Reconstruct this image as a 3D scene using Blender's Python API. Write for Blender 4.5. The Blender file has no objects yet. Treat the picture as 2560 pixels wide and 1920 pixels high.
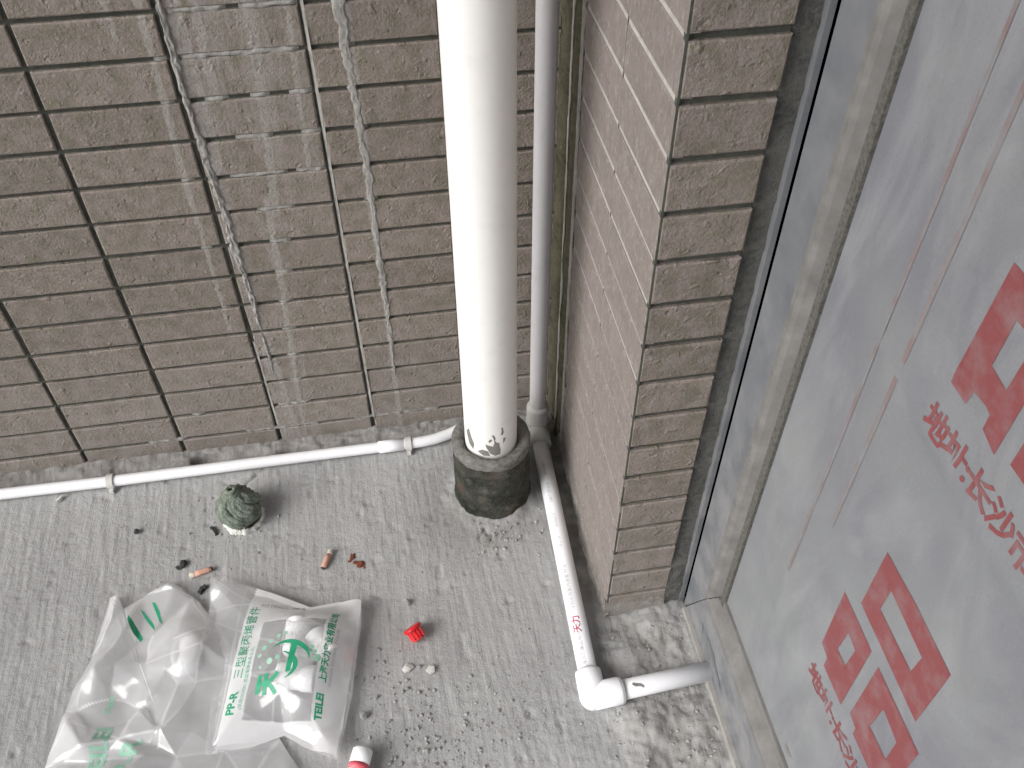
import bpy, bmesh, math, random
import numpy as np
from mathutils import Vector, Matrix
from mathutils.bvhtree import BVHTree

random.seed(7); RNG = np.random.default_rng(11)
scn = bpy.context.scene
COL = scn.collection
R = math.radians

# ------------------------------------------------------------------ camera, world, sun, exposure
cd = bpy.data.cameras.new('camera'); cam = bpy.data.objects.new('camera', cd); COL.objects.link(cam)
cam.location = (0.52229, -0.98377, 1.10816)
cam.rotation_euler = (0.764162, 0.004106, -0.160867)
cd.sensor_width = 36.0; cd.lens = 31.524; cd.clip_start = 0.02; cd.clip_end = 500
scn.camera = cam

SUN_DIR = Vector((-0.80, -0.36, 0.62)).normalized()      # towards the light: open side of the balcony
w = bpy.data.worlds.new('World'); scn.world = w; w.use_nodes = True
nt = w.node_tree; nt.nodes.clear()
sky = nt.nodes.new('ShaderNodeTexSky'); sky.sky_type = 'NISHITA'; sky.sun_disc = False
sky.sun_elevation = math.asin(SUN_DIR.z)
sky.sun_rotation = math.atan2(SUN_DIR.x, SUN_DIR.y)
sky.dust_density = 3.0; sky.air_density = 1.0; sky.ozone_density = 0.6
hs = nt.nodes.new('ShaderNodeHueSaturation'); hs.inputs['Saturation'].default_value = 0.25
bg = nt.nodes.new('ShaderNodeBackground'); bg.inputs[1].default_value = 0.13
wo = nt.nodes.new('ShaderNodeOutputWorld')
nt.links.new(sky.outputs[0], hs.inputs['Color']); nt.links.new(hs.outputs[0], bg.inputs[0]); nt.links.new(bg.outputs[0], wo.inputs[0])

sl = bpy.data.lights.new('sun', 'SUN'); sl.energy = 1.35; sl.angle = R(34); sl.color = (1.0, 0.99, 0.985)
so = bpy.data.objects.new('sun', sl); COL.objects.link(so)
so.rotation_euler = SUN_DIR.to_track_quat('Z', 'Y').to_euler(); so.location = (-3, -2, 3)

scn.view_settings.view_transform = 'Standard'; scn.view_settings.look = 'None'
scn.view_settings.exposure = 0.62; scn.view_settings.gamma = 1.0
scn.render.engine = 'CYCLES'
scn.cycles.transparent_max_bounces = 14; scn.cycles.max_bounces = 5
scn.cycles.use_adaptive_sampling = True; scn.cycles.adaptive_threshold = 0.03

# ------------------------------------------------------------------ helpers
def link(o): COL.objects.link(o); return o
def tag(o, label=None, cat=None, group=None, kind=None):
    if label: o['label'] = label
    if cat: o['category'] = cat
    if group: o['group'] = group
    if kind: o['kind'] = kind
    return o
def thing(name, label, cat, loc, group=None):
    o = link(bpy.data.objects.new(name, None)); o.location = loc; o.empty_display_size = 0.05
    return tag(o, label, cat, group)
def mdata(name, v, f, mat=None, smooth=False):
    me = bpy.data.meshes.new(name)
    me.from_pydata([tuple(map(float, p)) for p in v], [], [tuple(map(int, q)) for q in f])
    me.validate()
    if smooth: me.polygons.foreach_set('use_smooth', [True]*len(me.polygons))
    if mat: me.materials.append(mat)
    me.update(); return me
def wloc(o):
    return (o.location + wloc(o.parent)) if o.parent else o.location.copy()
def put(name, v, f, mat, parent=None, smooth=False, world=True, at=None):
    """mesh object from world vertices; under a parent they are made local to it"""
    v = np.asarray(v, float)
    base = np.array(wloc(parent)) if parent is not None else np.zeros(3)
    if world:
        org = np.array(at) if at is not None else (np.zeros(3) if parent is None else base)
        v = v-org
    else: org = base
    o = link(bpy.data.objects.new(name, mdata(name, v, f, mat, smooth)))
    if parent is not None: o.parent = parent
    o.location = org-base
    return o

def join(*parts):
    V = []; F = []; n = 0
    for v, f in parts:
        V.append(np.asarray(v, float)); F += [tuple(i+n for i in q) for q in f]; n += len(v)
    return np.concatenate(V), F
def box(x0, x1, y0, y1, z0, z1):
    v = [(x, y, z) for x in (x0, x1) for y in (y0, y1) for z in (z0, z1)]
    return np.array(v, float), [(0,1,3,2), (4,6,7,5), (0,4,5,1), (2,3,7,6), (0,2,6,4), (1,5,7,3)]
def bevbox(w_, h_, t_, b, jit=0.0, rng=None):
    """tile: face in the xz plane towards -y, bevelled rim; 18 triangles"""
    j = (lambda: (rng.random()-.5)*jit) if rng is not None else (lambda: 0)
    V = []
    for (sx, sz) in ((-1,-1), (1,-1), (1,1), (-1,1)):
        V.append((sx*w_/2, t_, sz*h_/2))
    for (sx, sz) in ((-1,-1), (1,-1), (1,1), (-1,1)):
        V.append((sx*w_/2+j(), b, sz*h_/2+j()))
    for (sx, sz) in ((-1,-1), (1,-1), (1,1), (-1,1)):
        V.append((sx*(w_/2-b*1.2)+j(), j()*.5, sz*(h_/2-b*1.2)+j()))
    F = [(8,9,10,11)]
    for i in range(4):
        k = (i+1) % 4
        F += [(4+i, 4+k, 8+k, 8+i), (i, k, 4+k, 4+i)]
    return np.array(V), F
def tube(path, rad, n=24, cap=True):
    path = [Vector(p) for p in path]
    rad = rad if hasattr(rad, '__len__') else [rad]*len(path)
    V = []; F = []; up = None
    for i, p in enumerate(path):
        t = (path[min(i+1, len(path)-1)]-path[max(i-1, 0)]).normalized()
        if up is None:
            a = Vector((0,0,1)) if abs(t.z) < .9 else Vector((1,0,0))
            up = (a-t*a.dot(t)).normalized()
        else:
            up = (up-t*up.dot(t)).normalized()
        sd = t.cross(up)
        for k in range(n):
            an = 2*math.pi*k/n
            V.append(tuple(p+(up*math.cos(an)+sd*math.sin(an))*rad[i]))
    m = len(path)
    for i in range(m-1):
        for k in range(n):
            a = i*n+k; b = i*n+(k+1) % n
            F.append((a, b, b+n, a+n))
    if cap:
        F.append(tuple(range(n-1, -1, -1))); F.append(tuple((m-1)*n+k for k in range(n)))
    return np.array(V), F
def lathe(prof, n=64, c=(0,0,0), disp=None):
    V = []; F = []
    for i, (r, z) in enumerate(prof):
        for k in range(n):
            a = 2*math.pi*k/n
            rr = r+(disp(a, z, r) if disp else 0)
            V.append((c[0]+rr*math.cos(a), c[1]+rr*math.sin(a), c[2]+z))
    for i in range(len(prof)-1):
        for k in range(n):
            a = i*n+k; b = i*n+(k+1) % n
            F.append((a, b, b+n, a+n))
    return np.array(V), F
def prism_x(poly, x0, x1):
    """polygon in (y,z) extruded along x"""
    n = len(poly)
    V = [(x0, y, z) for y, z in poly]+[(x1, y, z) for y, z in poly]
    F = [tuple(range(n)), tuple(range(2*n-1, n-1, -1))]+[(i, i+n, (i+1) % n+n, (i+1) % n) for i in range(n)]
    return np.array(V), F

def _h(ix, iy, iz, seed):
    n = (ix*374761393+iy*668265263+iz*2147483647+seed*1274126177) & 0xffffffff
    n = (n ^ (n >> 13))*1274126177 & 0xffffffff
    n = (n ^ (n >> 16)) & 0xffffffff
    n = n*2246822519 & 0xffffffff
    n = n ^ (n >> 15)
    return (n & 0xffff)/65535.0
def vnoise(x, y, z=0.0, seed=0):
    x, y, z = np.broadcast_arrays(np.asarray(x, float), np.asarray(y, float), np.asarray(z, float))
    ix = np.floor(x).astype(np.int64); iy = np.floor(y).astype(np.int64); iz = np.floor(z).astype(np.int64)
    fx = x-ix; fy = y-iy; fz = z-iz
    fx = fx*fx*(3-2*fx); fy = fy*fy*(3-2*fy); fz = fz*fz*(3-2*fz)
    r = 0
    for a in (0,1):
        for b in (0,1):
            for c in (0,1):
                wgt = (fx if a else 1-fx)*(fy if b else 1-fy)*(fz if c else 1-fz)
                r = r+wgt*_h(ix+a, iy+b, iz+c, seed)
    return r*2-1
def fbm(x, y, z=0.0, oct=4, seed=0):
    s = 0; a = 1; t = 0
    for k in range(oct):
        s = s+a*vnoise(np.asarray(x)*2**k, np.asarray(y)*2**k, np.asarray(z)*2**k, seed+k*17); t += a; a *= .55
    return s/t
def sstep(a, b, x):
    t = np.clip((np.asarray(x, float)-a)/(b-a), 0, 1); return t*t*(3-2*t)
def stone(r, rng, sq=(1, 1, .7)):
    ph = (1+5**.5)/2
    P = np.array([(-1,ph,0),(1,ph,0),(-1,-ph,0),(1,-ph,0),(0,-1,ph),(0,1,ph),(0,-1,-ph),(0,1,-ph),(ph,0,-1),(ph,0,1),(-ph,0,-1),(-ph,0,1)])/1.9
    Fc = [(0,11,5),(0,5,1),(0,1,7),(0,7,10),(0,10,11),(1,5,9),(5,11,4),(11,10,2),(10,7,6),(7,1,8),(3,9,4),(3,4,2),(3,2,6),(3,6,8),(3,8,9),(4,9,5),(2,4,11),(6,2,10),(8,6,7),(9,8,1)]
    P = P*(0.65+.7*rng.random((12, 1)))*np.array(sq)*r
    a = rng.random()*6.283; c, s = math.cos(a), math.sin(a)
    P = P@np.array([[c,s,0],[-s,c,0],[0,0,1]])
    P[:, 2] -= P[:, 2].min()
    return P, Fc

# ------------------------------------------------------------------ node materials
class NB:
    def __init__(s, name):
        s.m = bpy.data.materials.new(name); s.m.use_nodes = True; s.t = s.m.node_tree; s.t.nodes.clear()
        s.out = s.t.nodes.new('ShaderNodeOutputMaterial'); s._p = None
    def n(s, typ, inp=None, **kw):
        nd = s.t.nodes.new(typ)
        for k, v in kw.items(): setattr(nd, k, v)
        for k, v in (inp or {}).items(): s.i(nd.inputs[k], v)
        return nd
    def i(s, sock, v):
        if isinstance(v, bpy.types.NodeSocket): s.t.links.new(v, sock)
        else:
            if sock.type == 'RGBA' and len(v) == 3: v = (*v, 1)
            sock.default_value = v
    def pos(s):
        if not s._p: s._p = s.n('ShaderNodeNewGeometry').outputs['Position']
        return s._p
    def mapped(s, scale=(1,1,1), rot=(0,0,0), loc=(0,0,0), src=None):
        return s.n('ShaderNodeMapping', {'Vector': src or s.pos(), 'Scale': scale, 'Rotation': rot, 'Location': loc}).outputs[0]
    def noise(s, scale, detail=4, rough=.55, vec=None, dist=0.0):
        return s.n('ShaderNodeTexNoise', {'Vector': vec or s.pos(), 'Scale': scale, 'Detail': detail, 'Roughness': rough, 'Distortion': dist}).outputs[0]
    def voro(s, scale, vec=None, feature='F1', out='Distance', rnd=1.0):
        return s.n('ShaderNodeTexVoronoi', {'Vector': vec or s.pos(), 'Scale': scale, 'Randomness': rnd}, feature=feature).outputs[out]
    def ramp(s, fac, a, b, ca=(0,0,0), cb=(1,1,1)):
        nd = s.n('ShaderNodeValToRGB', {'Fac': fac}); e = nd.color_ramp.elements
        e[0].position = a; e[1].position = b; e[0].color = (*ca, 1); e[1].color = (*cb, 1)
        return nd.outputs[0]
    def mix(s, fac, a, b, blend='MIX'):
        nd = s.n('ShaderNodeMix', data_type='RGBA', blend_type=blend)
        s.i(nd.inputs[0], fac); s.i(nd.inputs[6], a); s.i(nd.inputs[7], b); return nd.outputs[2]
    def math(s, op, a, b=0.0, clamp=False):
        nd = s.n('ShaderNodeMath', operation=op, use_clamp=clamp); s.i(nd.inputs[0], a); s.i(nd.inputs[1], b); return nd.outputs[0]
    def sep(s): return s.n('ShaderNodeSeparateXYZ', {'Vector': s.pos()}).outputs
    def rng(s, v, a, b, c=0.0, d=1.0):
        return s.n('ShaderNodeMapRange', {'Value': v, 'From Min': a, 'From Max': b, 'To Min': c, 'To Max': d}, interpolation_type='SMOOTHSTEP').outputs[0]
    def bump(s, h, strength=.5, dist=.002, nrm=None):
        nd = s.n('ShaderNodeBump', {'Height': h, 'Strength': strength, 'Distance': dist})
        if nrm: s.i(nd.inputs['Normal'], nrm)
        return nd.outputs[0]
    def bsdf(s, col, rough=.7, nrm=None, spec=.5, **kw):
        nd = s.n('ShaderNodeBsdfPrincipled', {'Base Color': col, 'Roughness': rough, 'Specular IOR Level': spec})
        if nrm: s.i(nd.inputs['Normal'], nrm)
        for k, v in kw.items(): s.i(nd.inputs[k], v)
        s.t.links.new(nd.outputs[0], s.out.inputs[0]); return nd

def tile_material(name, wash):
    b = NB(name)
    rnd = b.n('ShaderNodeObjectInfo').outputs['Random']
    base = b.mix(b.ramp(b.noise(52, 3, .6), .36, .62), (.158, .138, .106), (.238, .196, .176))
    base = b.mix(b.ramp(b.noise(90, 2, .6), .54, .70), base, (.190, .172, .120))
    fine = b.noise(330, 3, .75)
    base = b.mix(b.ramp(fine, .57, .76), base, (.310, .268, .242))
    base = b.mix(b.ramp(fine, .27, .42, (1,1,1), (0,0,0)), base, (.095, .079, .066))
    hv = b.n('ShaderNodeHueSaturation', {'Color': base, 'Saturation': .92, 'Value': b.rng(rnd, 0, 1, .93, 1.06)}).outputs[0]
    x, y, z = b.sep()
    # settled cement dust, thicker low down
    dust = b.math('MULTIPLY', b.rng(z, .34, .0, .06, .62), b.ramp(b.noise(28, 4, .65), .25, .72))
    col = b.mix(dust, hv, (.31, .285, .262))
    if wash == 'back':
        st = b.noise(1.0, 4, .65, b.mapped((70, 70, 7)), .5)
        band = b.math('MULTIPLY', b.rng(x, .298, .330), b.rng(x, .462, .42))
        band = b.math('MULTIPLY', band, b.rng(z, .32, .56))
        m1 = b.math('MULTIPLY', b.math('MULTIPLY', b.ramp(st, .44, .60), .62), band)
        b2 = b.math('MULTIPLY', b.rng(x, .333, .345), b.rng(x, .374, .358))
        m2 = b.math('MULTIPLY', b.math('MULTIPLY', b.ramp(st, .44, .64), .6), b.math('MULTIPLY', b2, b.rng(z, .55, .38)))
        b3 = b.math('MULTIPLY', b.rng(x, .30, .306), b.rng(x, .336, .314))
        m3 = b.math('MULTIPLY', b.ramp(st, .38, .62), b3)
        mk = b.math('MAXIMUM', m1, b.math('MAXIMUM', m2, m3))
        edge = b.math('MULTIPLY', b.math('SUBTRACT', b.noise(75, 4, .7), .5), .012)
        xe = b.math('ADD', x, edge)
        for (xa, za, xb, zb, w_) in ((.2885, .80, .279, .56, .0055), (.279, .58, .2765, .42, .0048), (.2765, .44, .275, .245, .0035), (.367, .46, .359, .30, .0062), (.359, .31, .3485, .15, .0052), (.3485, .17, .339, .0, .0042),
                                     (.401, .80, .389, .585, .010), (.389, .60, .374, .43, .007), (.444, .85, .431, .60, .005), (.431, .61, .426, .49, .004), (.2545, .85, .2515, .672, .004), (.344, .85, .338, .60, .008), (.4955, .95, .4965, .36, .0075), (.496, .38, .493, .0, .0050), (.311, .70, .318, .30, .0060), (.318, .32, .330, .0, .0050), (.325, .85, .322, .5, .006)):
            k_ = (xb-xa)/(zb-za)
            dx_ = b.math('ABSOLUTE', b.math('SUBTRACT', xe, b.math('ADD', b.math('MULTIPLY', z, k_), xa-k_*za)))
            ms = b.math('MULTIPLY', b.rng(dx_, w_, w_*.45), b.math('MULTIPLY', b.rng(z, zb-.004, zb+.006), b.rng(z, za+.006, za-.004)))
            mk = b.math('MAXIMUM', mk, ms)
        mk = b.math('MULTIPLY', mk, b.ramp(b.noise(150, 4, .75), .30, .62, (.22,)*3, (.88,)*3))
        col = b.mix(b.math('MULTIPLY', mk, .8), col, (.345, .330, .312))
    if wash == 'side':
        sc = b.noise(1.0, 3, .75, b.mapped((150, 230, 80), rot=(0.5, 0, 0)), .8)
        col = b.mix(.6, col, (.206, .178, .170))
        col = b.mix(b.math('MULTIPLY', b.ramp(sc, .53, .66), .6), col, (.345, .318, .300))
    h = b.math('ADD', b.noise(240, 3, .7), b.math('MULTIPLY', b.ramp(b.noise(75, 2, .5), .62, .78), 1.1))
    h = b.math('SUBTRACT', h, b.math('MULTIPLY', b.ramp(b.noise(95, 2, .5, b.mapped(loc=(2, 5, 1))), .64, .76), 1.0))
    nr = b.bump(h, .46 if wash != 'side' else .30, .0040)
    b.bsdf(col, .74, nr, .3)
    return b.m

def concrete(name, c0, c1, bump=.5, dist=.004, scale=1.0, spots=True):
    b = NB(name)
    col = b.mix(b.ramp(b.noise(9*scale, 5, .6), .32, .68), c0, c1)
    col = b.mix(b.ramp(b.noise(70*scale, 4, .65), .35, .7), col, tuple(min(1, v*1.16) for v in c1))
    if spots:
        col = b.mix(b.math('MULTIPLY', b.ramp(b.noise(330*scale, 4, .7), .62, .74), .7), col, tuple(v*.45 for v in c0))
        col = b.mix(b.math('MULTIPLY', b.ramp(b.noise(290*scale, 3, .7, b.mapped(loc=(4,2,1))), .64, .76), .55), col, (.58, .56, .53))
    h = b.noise(150*scale, 5, .75)
    b.bsdf(col, .9, b.bump(h, bump, dist), .25)
    return b.m

def floor_material():
    b = NB('floor_concrete')
    col = b.mix(b.ramp(b.noise(6, 4, .6), .30, .70), (.300, .298, .296), (.385, .383, .380))
    strk = b.noise(1.0, 3, .6, b.mapped((190, 9, 1), rot=(0, 0, R(-5))), .3)
    col = b.mix(b.math('MULTIPLY', b.ramp(strk, .44, .68), .38), col, (.455, .452, .448))
    col = b.mix(b.math('MULTIPLY', b.ramp(b.noise(38, 4, .7), .54, .76), .40), col, (.250, .247, .243))
    fine = b.noise(340, 3, .75)
    col = b.mix(b.math('MULTIPLY', b.ramp(fine, .60, .74), .55), col, (.58, .56, .53))
    col = b.mix(b.math('MULTIPLY', b.ramp(fine, .26, .38, (1,1,1), (0,0,0)), .6), col, (.17, .165, .155))
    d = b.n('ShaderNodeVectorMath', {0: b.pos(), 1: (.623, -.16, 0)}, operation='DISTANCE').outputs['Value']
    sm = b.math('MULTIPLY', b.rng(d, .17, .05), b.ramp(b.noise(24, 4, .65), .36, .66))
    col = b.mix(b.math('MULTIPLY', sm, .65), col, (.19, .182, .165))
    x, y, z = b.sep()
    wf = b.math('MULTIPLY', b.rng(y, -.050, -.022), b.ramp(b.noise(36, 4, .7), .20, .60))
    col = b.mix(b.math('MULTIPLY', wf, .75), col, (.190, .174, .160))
    dirt_shade = b.math('MULTIPLY', b.math('MULTIPLY', b.rng(x, .698, .722), b.rng(y, -.43, -.30)), b.ramp(b.noise(30, 4, .65), .26, .58))
    col = b.mix(b.math('MULTIPLY', dirt_shade, .75), col, (.105, .098, .084))  # dirt between floor pipe and side wall, with some shade painted into the colour
    bed = b.math('MULTIPLY', b.math('MULTIPLY', b.rng(x, .70, .76), b.rng(y, -.37, -.40)), b.ramp(b.noise(22, 4, .65), .34, .60))
    col = b.mix(b.math('MULTIPLY', bed, .6), col, (.250, .236, .218))
    h = b.math('ADD', b.noise(150, 5, .75), b.math('MULTIPLY', strk, .5))
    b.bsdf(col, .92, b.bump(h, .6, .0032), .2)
    return b.m

def plastic(name, c, rough=.35, dirt=.25, dirtcol=(.34, .32, .29), low=None, spec=.5):
    b = NB(name)
    col = b.mix(b.math('MULTIPLY', b.ramp(b.noise(26, 6, .65), .52, .78), dirt), c, dirtcol)
    col = b.mix(b.math('MULTIPLY', b.ramp(b.noise(400, 3, .7), .64, .76), dirt*.6), col, tuple(v*.5 for v in c))
    if low:
        x, y, z = b.sep()
        m = b.math('MULTIPLY', b.rng(z, low[1], low[0]), b.ramp(b.noise(90, 5, .65), .25, .6, (.25,)*3, (1,1,1)))
        col = b.mix(b.math('MULTIPLY', m, low[2]), col, dirtcol)
    b.bsdf(col, b.rng(b.noise(50), .3, .7, rough-.05, rough+.12), b.bump(b.noise(60, 3), .05, .002), spec)
    return b.m
def simple(name, c0, c1, scale=60, rough=.7, bump=.3, dist=.002, spec=.4):
    b = NB(name)
    col = b.mix(b.ramp(b.noise(scale, 5, .65), .3, .7), c0, c1)
    b.bsdf(col, rough, b.bump(b.noise(scale*2.2, 4, .6), bump, dist), spec)
    return b.m

M_tile_back = tile_material('brown_tile', 'back')
M_tile_side = tile_material('brown_tile_dusty', 'side')
M_tile_pier = tile_material('brown_tile_front', None)
M_grout = simple('dark_grout', (.045, .048, .04), (.09, .09, .078), 90, .95, .5)
M_grout_light = simple('pale_grout', (.33, .315, .295), (.46, .44, .41), 120, .95, .4)
M_drip = concrete('cement_drip', (.200, .190, .176), (.315, .302, .284), .7, .002, 1.6)
M_fill = concrete('cement_fill', (.195, .180, .162), (.285, .265, .242), .8, .003, 1.6)
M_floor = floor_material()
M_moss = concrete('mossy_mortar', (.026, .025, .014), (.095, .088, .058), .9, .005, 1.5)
M_strip = concrete('reveal_mortar', (.050, .052, .049), (.140, .138, .128), .8, .004, 2.2)
M_pvc = plastic('white_pvc', (.80, .79, .775), .36, .22, (.50, .47, .44))
M_ppr = plastic('white_ppr', (.84, .84, .86), .33, .10)
M_riser = plastic('dusty_riser', (.50, .49, .50), .55, .30, low=(.015, .14, .9))
M_clip = plastic('grey_clip', (.60, .59, .56), .5, .55)
M_dusty = plastic('dusty_coupling', (.42, .41, .39), .7, .7)
def plinth_material():
    b = NB('mossy_plinth')
    col = b.mix(b.ramp(b.noise(34, 5, .7), .34, .64), (.012, .016, .013), (.070, .070, .056))
    col = b.mix(b.math('MULTIPLY', b.ramp(b.noise(17, 4, .7, b.mapped(loc=(1, 3, 2))), .50, .66), .75), col, (.175, .163, .142))
    col = b.mix(b.math('MULTIPLY', b.ramp(b.noise(26, 3, .6, b.mapped(loc=(6, 1, 4))), .60, .72), .6), col, (.115, .068, .046))
    col = b.mix(b.math('MULTIPLY', b.ramp(b.noise(330, 3, .75), .58, .74), .5), col, (.20, .19, .165))
    b.bsdf(col, .92, b.bump(b.noise(110, 5, .75), .9, .007), .25); return b.m
M_plinth = plinth_material()
M_cap = concrete('plinth_cap', (.115, .110, .098), (.290, .280, .262), 1.0, .006, 2.0)
M_flake = simple('bare_pipe', (.16, .15, .14), (.24, .23, .21), 120, .8)

def alu_material():
    b = NB('grey_aluminium')
    col = b.mix(b.ramp(b.noise(11, 4, .6), .35, .7), (.125, .135, .148), (.178, .185, .198))
    x, y, z = b.sep()
    d = b.math('MULTIPLY', b.ramp(b.noise(22, 6, .68), .38, .68), b.rng(z, .75, .02, .15, .85))
    col = b.mix(d, col, (.27, .262, .262))
    b.bsdf(col, b.rng(b.noise(35), .3, .7, .42, .62), b.bump(b.noise(300, 3), .12, .001), .5)
    return b.m
M_alu = alu_material()
M_bead = simple('glazing_bead', (.135, .130, .125), (.215, .208, .200), 40, .55, .1)
M_lip = simple('dusty_lip', (.25, .24, .225), (.36, .35, .33), 60, .9, .4)
M_gasket = simple('dusty_gasket', (.055, .053, .047), (.15, .145, .132), 260, .95, .6)
M_black = simple('dark_void', (.01, .01, .01), (.02, .02, .02), 20, .95, 0)

def film_material():
    b = NB('protective_film')
    col = b.mix(b.ramp(b.noise(3.2, 3, .6), .36, .64), (.160, .162, .190), (.222, .232, .238))
    col = b.mix(b.math('MULTIPLY', b.ramp(b.noise(1, 4, .7, b.mapped((9, 9, 4), rot=(R(14), 0, 0)), 1.2), .46, .74), .55), col, (.320, .328, .338))
    fine = b.noise(430, 2, .8)
    col = b.mix(b.math('MULTIPLY', b.ramp(fine, .58, .75), .35), col, (.30, .31, .33))
    col = b.mix(b.math('MULTIPLY', b.ramp(fine, .28, .42, (1,1,1), (0,0,0)), .35), col, (.12, .125, .14))
    col = b.mix(b.math('MULTIPLY', b.ramp(b.noise(13, 4, .7), .56, .78), .30), col, (.215, .200, .175))
    b.bsdf(col, b.rng(b.noise(8, 3), .35, .65, .28, .5), b.bump(b.noise(14, 3, .5), .25, .007), .5)
    return b.m
M_film = film_material()
bg_ = NB('clear_glass'); bg_.bsdf((.75, .82, .80), .05, None, .5, **{'Transmission Weight': .9, 'IOR': 1.45}); M_glass = bg_.m
def worn_print(name, c, paper, lo, hi):
    b = NB(name)
    col = b.mix(b.ramp(b.noise(30, 4, .7), lo, hi), c, paper)
    fine = b.noise(430, 2, .8)
    col = b.mix(b.math('MULTIPLY', b.ramp(fine, .55, .75), .35), col, tuple(v*1.5 for v in c))
    b.bsdf(col, .5, None, .3); return b.m
M_red = worn_print('red_print', (.215, .062, .066), (.235, .165, .17), .46, .80)
M_red_faint = worn_print('faint_red_print', (.205, .155, .152), (.215, .218, .225), .36, .60)
M_green = simple('green_print', (.01, .25, .12), (.04, .36, .20), 60, .45, .05)
M_green_pale = simple('pale_green_print', (.18, .42, .30), (.34, .52, .42), 60, .45, .05)
M_greyprint = simple('grey_print', (.34, .34, .37), (.46, .46, .48), 60, .6, .05)
M_pipe_red = simple('pipe_red_print', (.42, .03, .09), (.5, .06, .12), 60, .5, 0)

def bag_material(name, base_fac, print_fac):
    b = NB(name)
    at = b.n('ShaderNodeAttribute', attribute_name='print').outputs['Fac']
    lw = b.n('ShaderNodeLayerWeight', {'Blend': .35}).outputs['Facing']
    wr = b.noise(22, 4, .6)
    nr = b.bump(wr, .12, .003)
    di = b.n('ShaderNodeBsdfDiffuse', {'Color': (.95, .95, .955), 'Normal': nr}).outputs[0]
    tr = b.n('ShaderNodeBsdfTranslucent', {'Color': (.95, .95, .955), 'Normal': nr}).outputs[0]
    m1 = b.n('ShaderNodeMixShader', {0: .5, 1: di, 2: tr}).outputs[0]
    tp = b.n('ShaderNodeBsdfTransparent', {'Color': (.97, .97, .975)}).outputs[0]
    fac = b.math('ADD', b.rng(at, 0, 1, base_fac, print_fac), b.math('MULTIPLY', lw, .3), True)
    fac = b.math('MULTIPLY', fac, b.rng(b.noise(9, 3), .25, .75, .75, 1.2), True)
    m2 = b.n('ShaderNodeMixShader', {0: fac, 1: tp, 2: m1}).outputs[0]
    gl = b.n('ShaderNodeBsdfGlossy', {'Color': (1, 1, 1), 'Roughness': .09, 'Normal': nr}).outputs[0]
    fr = b.math('ADD', .05, b.math('MULTIPLY', b.math('POWER', b.n('ShaderNodeLayerWeight', {'Blend': .5, 'Normal': nr}).outputs['Facing'], 4.0), .5))
    m3 = b.n('ShaderNodeMixShader', {0: fr, 1: m2, 2: gl}).outputs[0]
    b.t.links.new(m3, b.out.inputs[0])
    return b.m
M_bag = bag_material('printed_bag_film', .20, .93)
M_bag_clear = bag_material('clear_bag_film', .27, .92)
M_cloth = simple('green_cloth', (.060, .082, .062), (.235, .262, .215), 90, .9, .9, .003)
M_fray = simple('white_fray', (.50, .51, .47), (.68, .68, .64), 200, .8, .5)
M_butt = simple('orange_filter', (.55, .27, .19), (.62, .40, .31), 260, .85, .4, .001)
M_ash = simple('paper_end', (.56, .50, .42), (.70, .64, .56), 200, .9, .4)
M_char = simple('charcoal', (.012, .013, .014), (.055, .056, .056), 200, .85, .7)
M_rust = simple('rust', (.14, .045, .025), (.26, .09, .05), 300, .95, .8)
M_redcap = simple('red_plastic', (.62, .012, .018), (.75, .03, .035), 60, .32, .05)
M_pinkband = simple('pink_band', (.72, .10, .14), (.8, .16, .2), 60, .4, .05)
M_white = simple('bright_white', (.84, .84, .85), (.90, .90, .90), 40, .35, .03)
M_chip = simple('pale_chip', (.50, .49, .46), (.66, .65, .62), 200, .9, .5)
M_stone = simple('grey_stone', (.25, .247, .242), (.42, .415, .41), 190, .95, .4)

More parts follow.
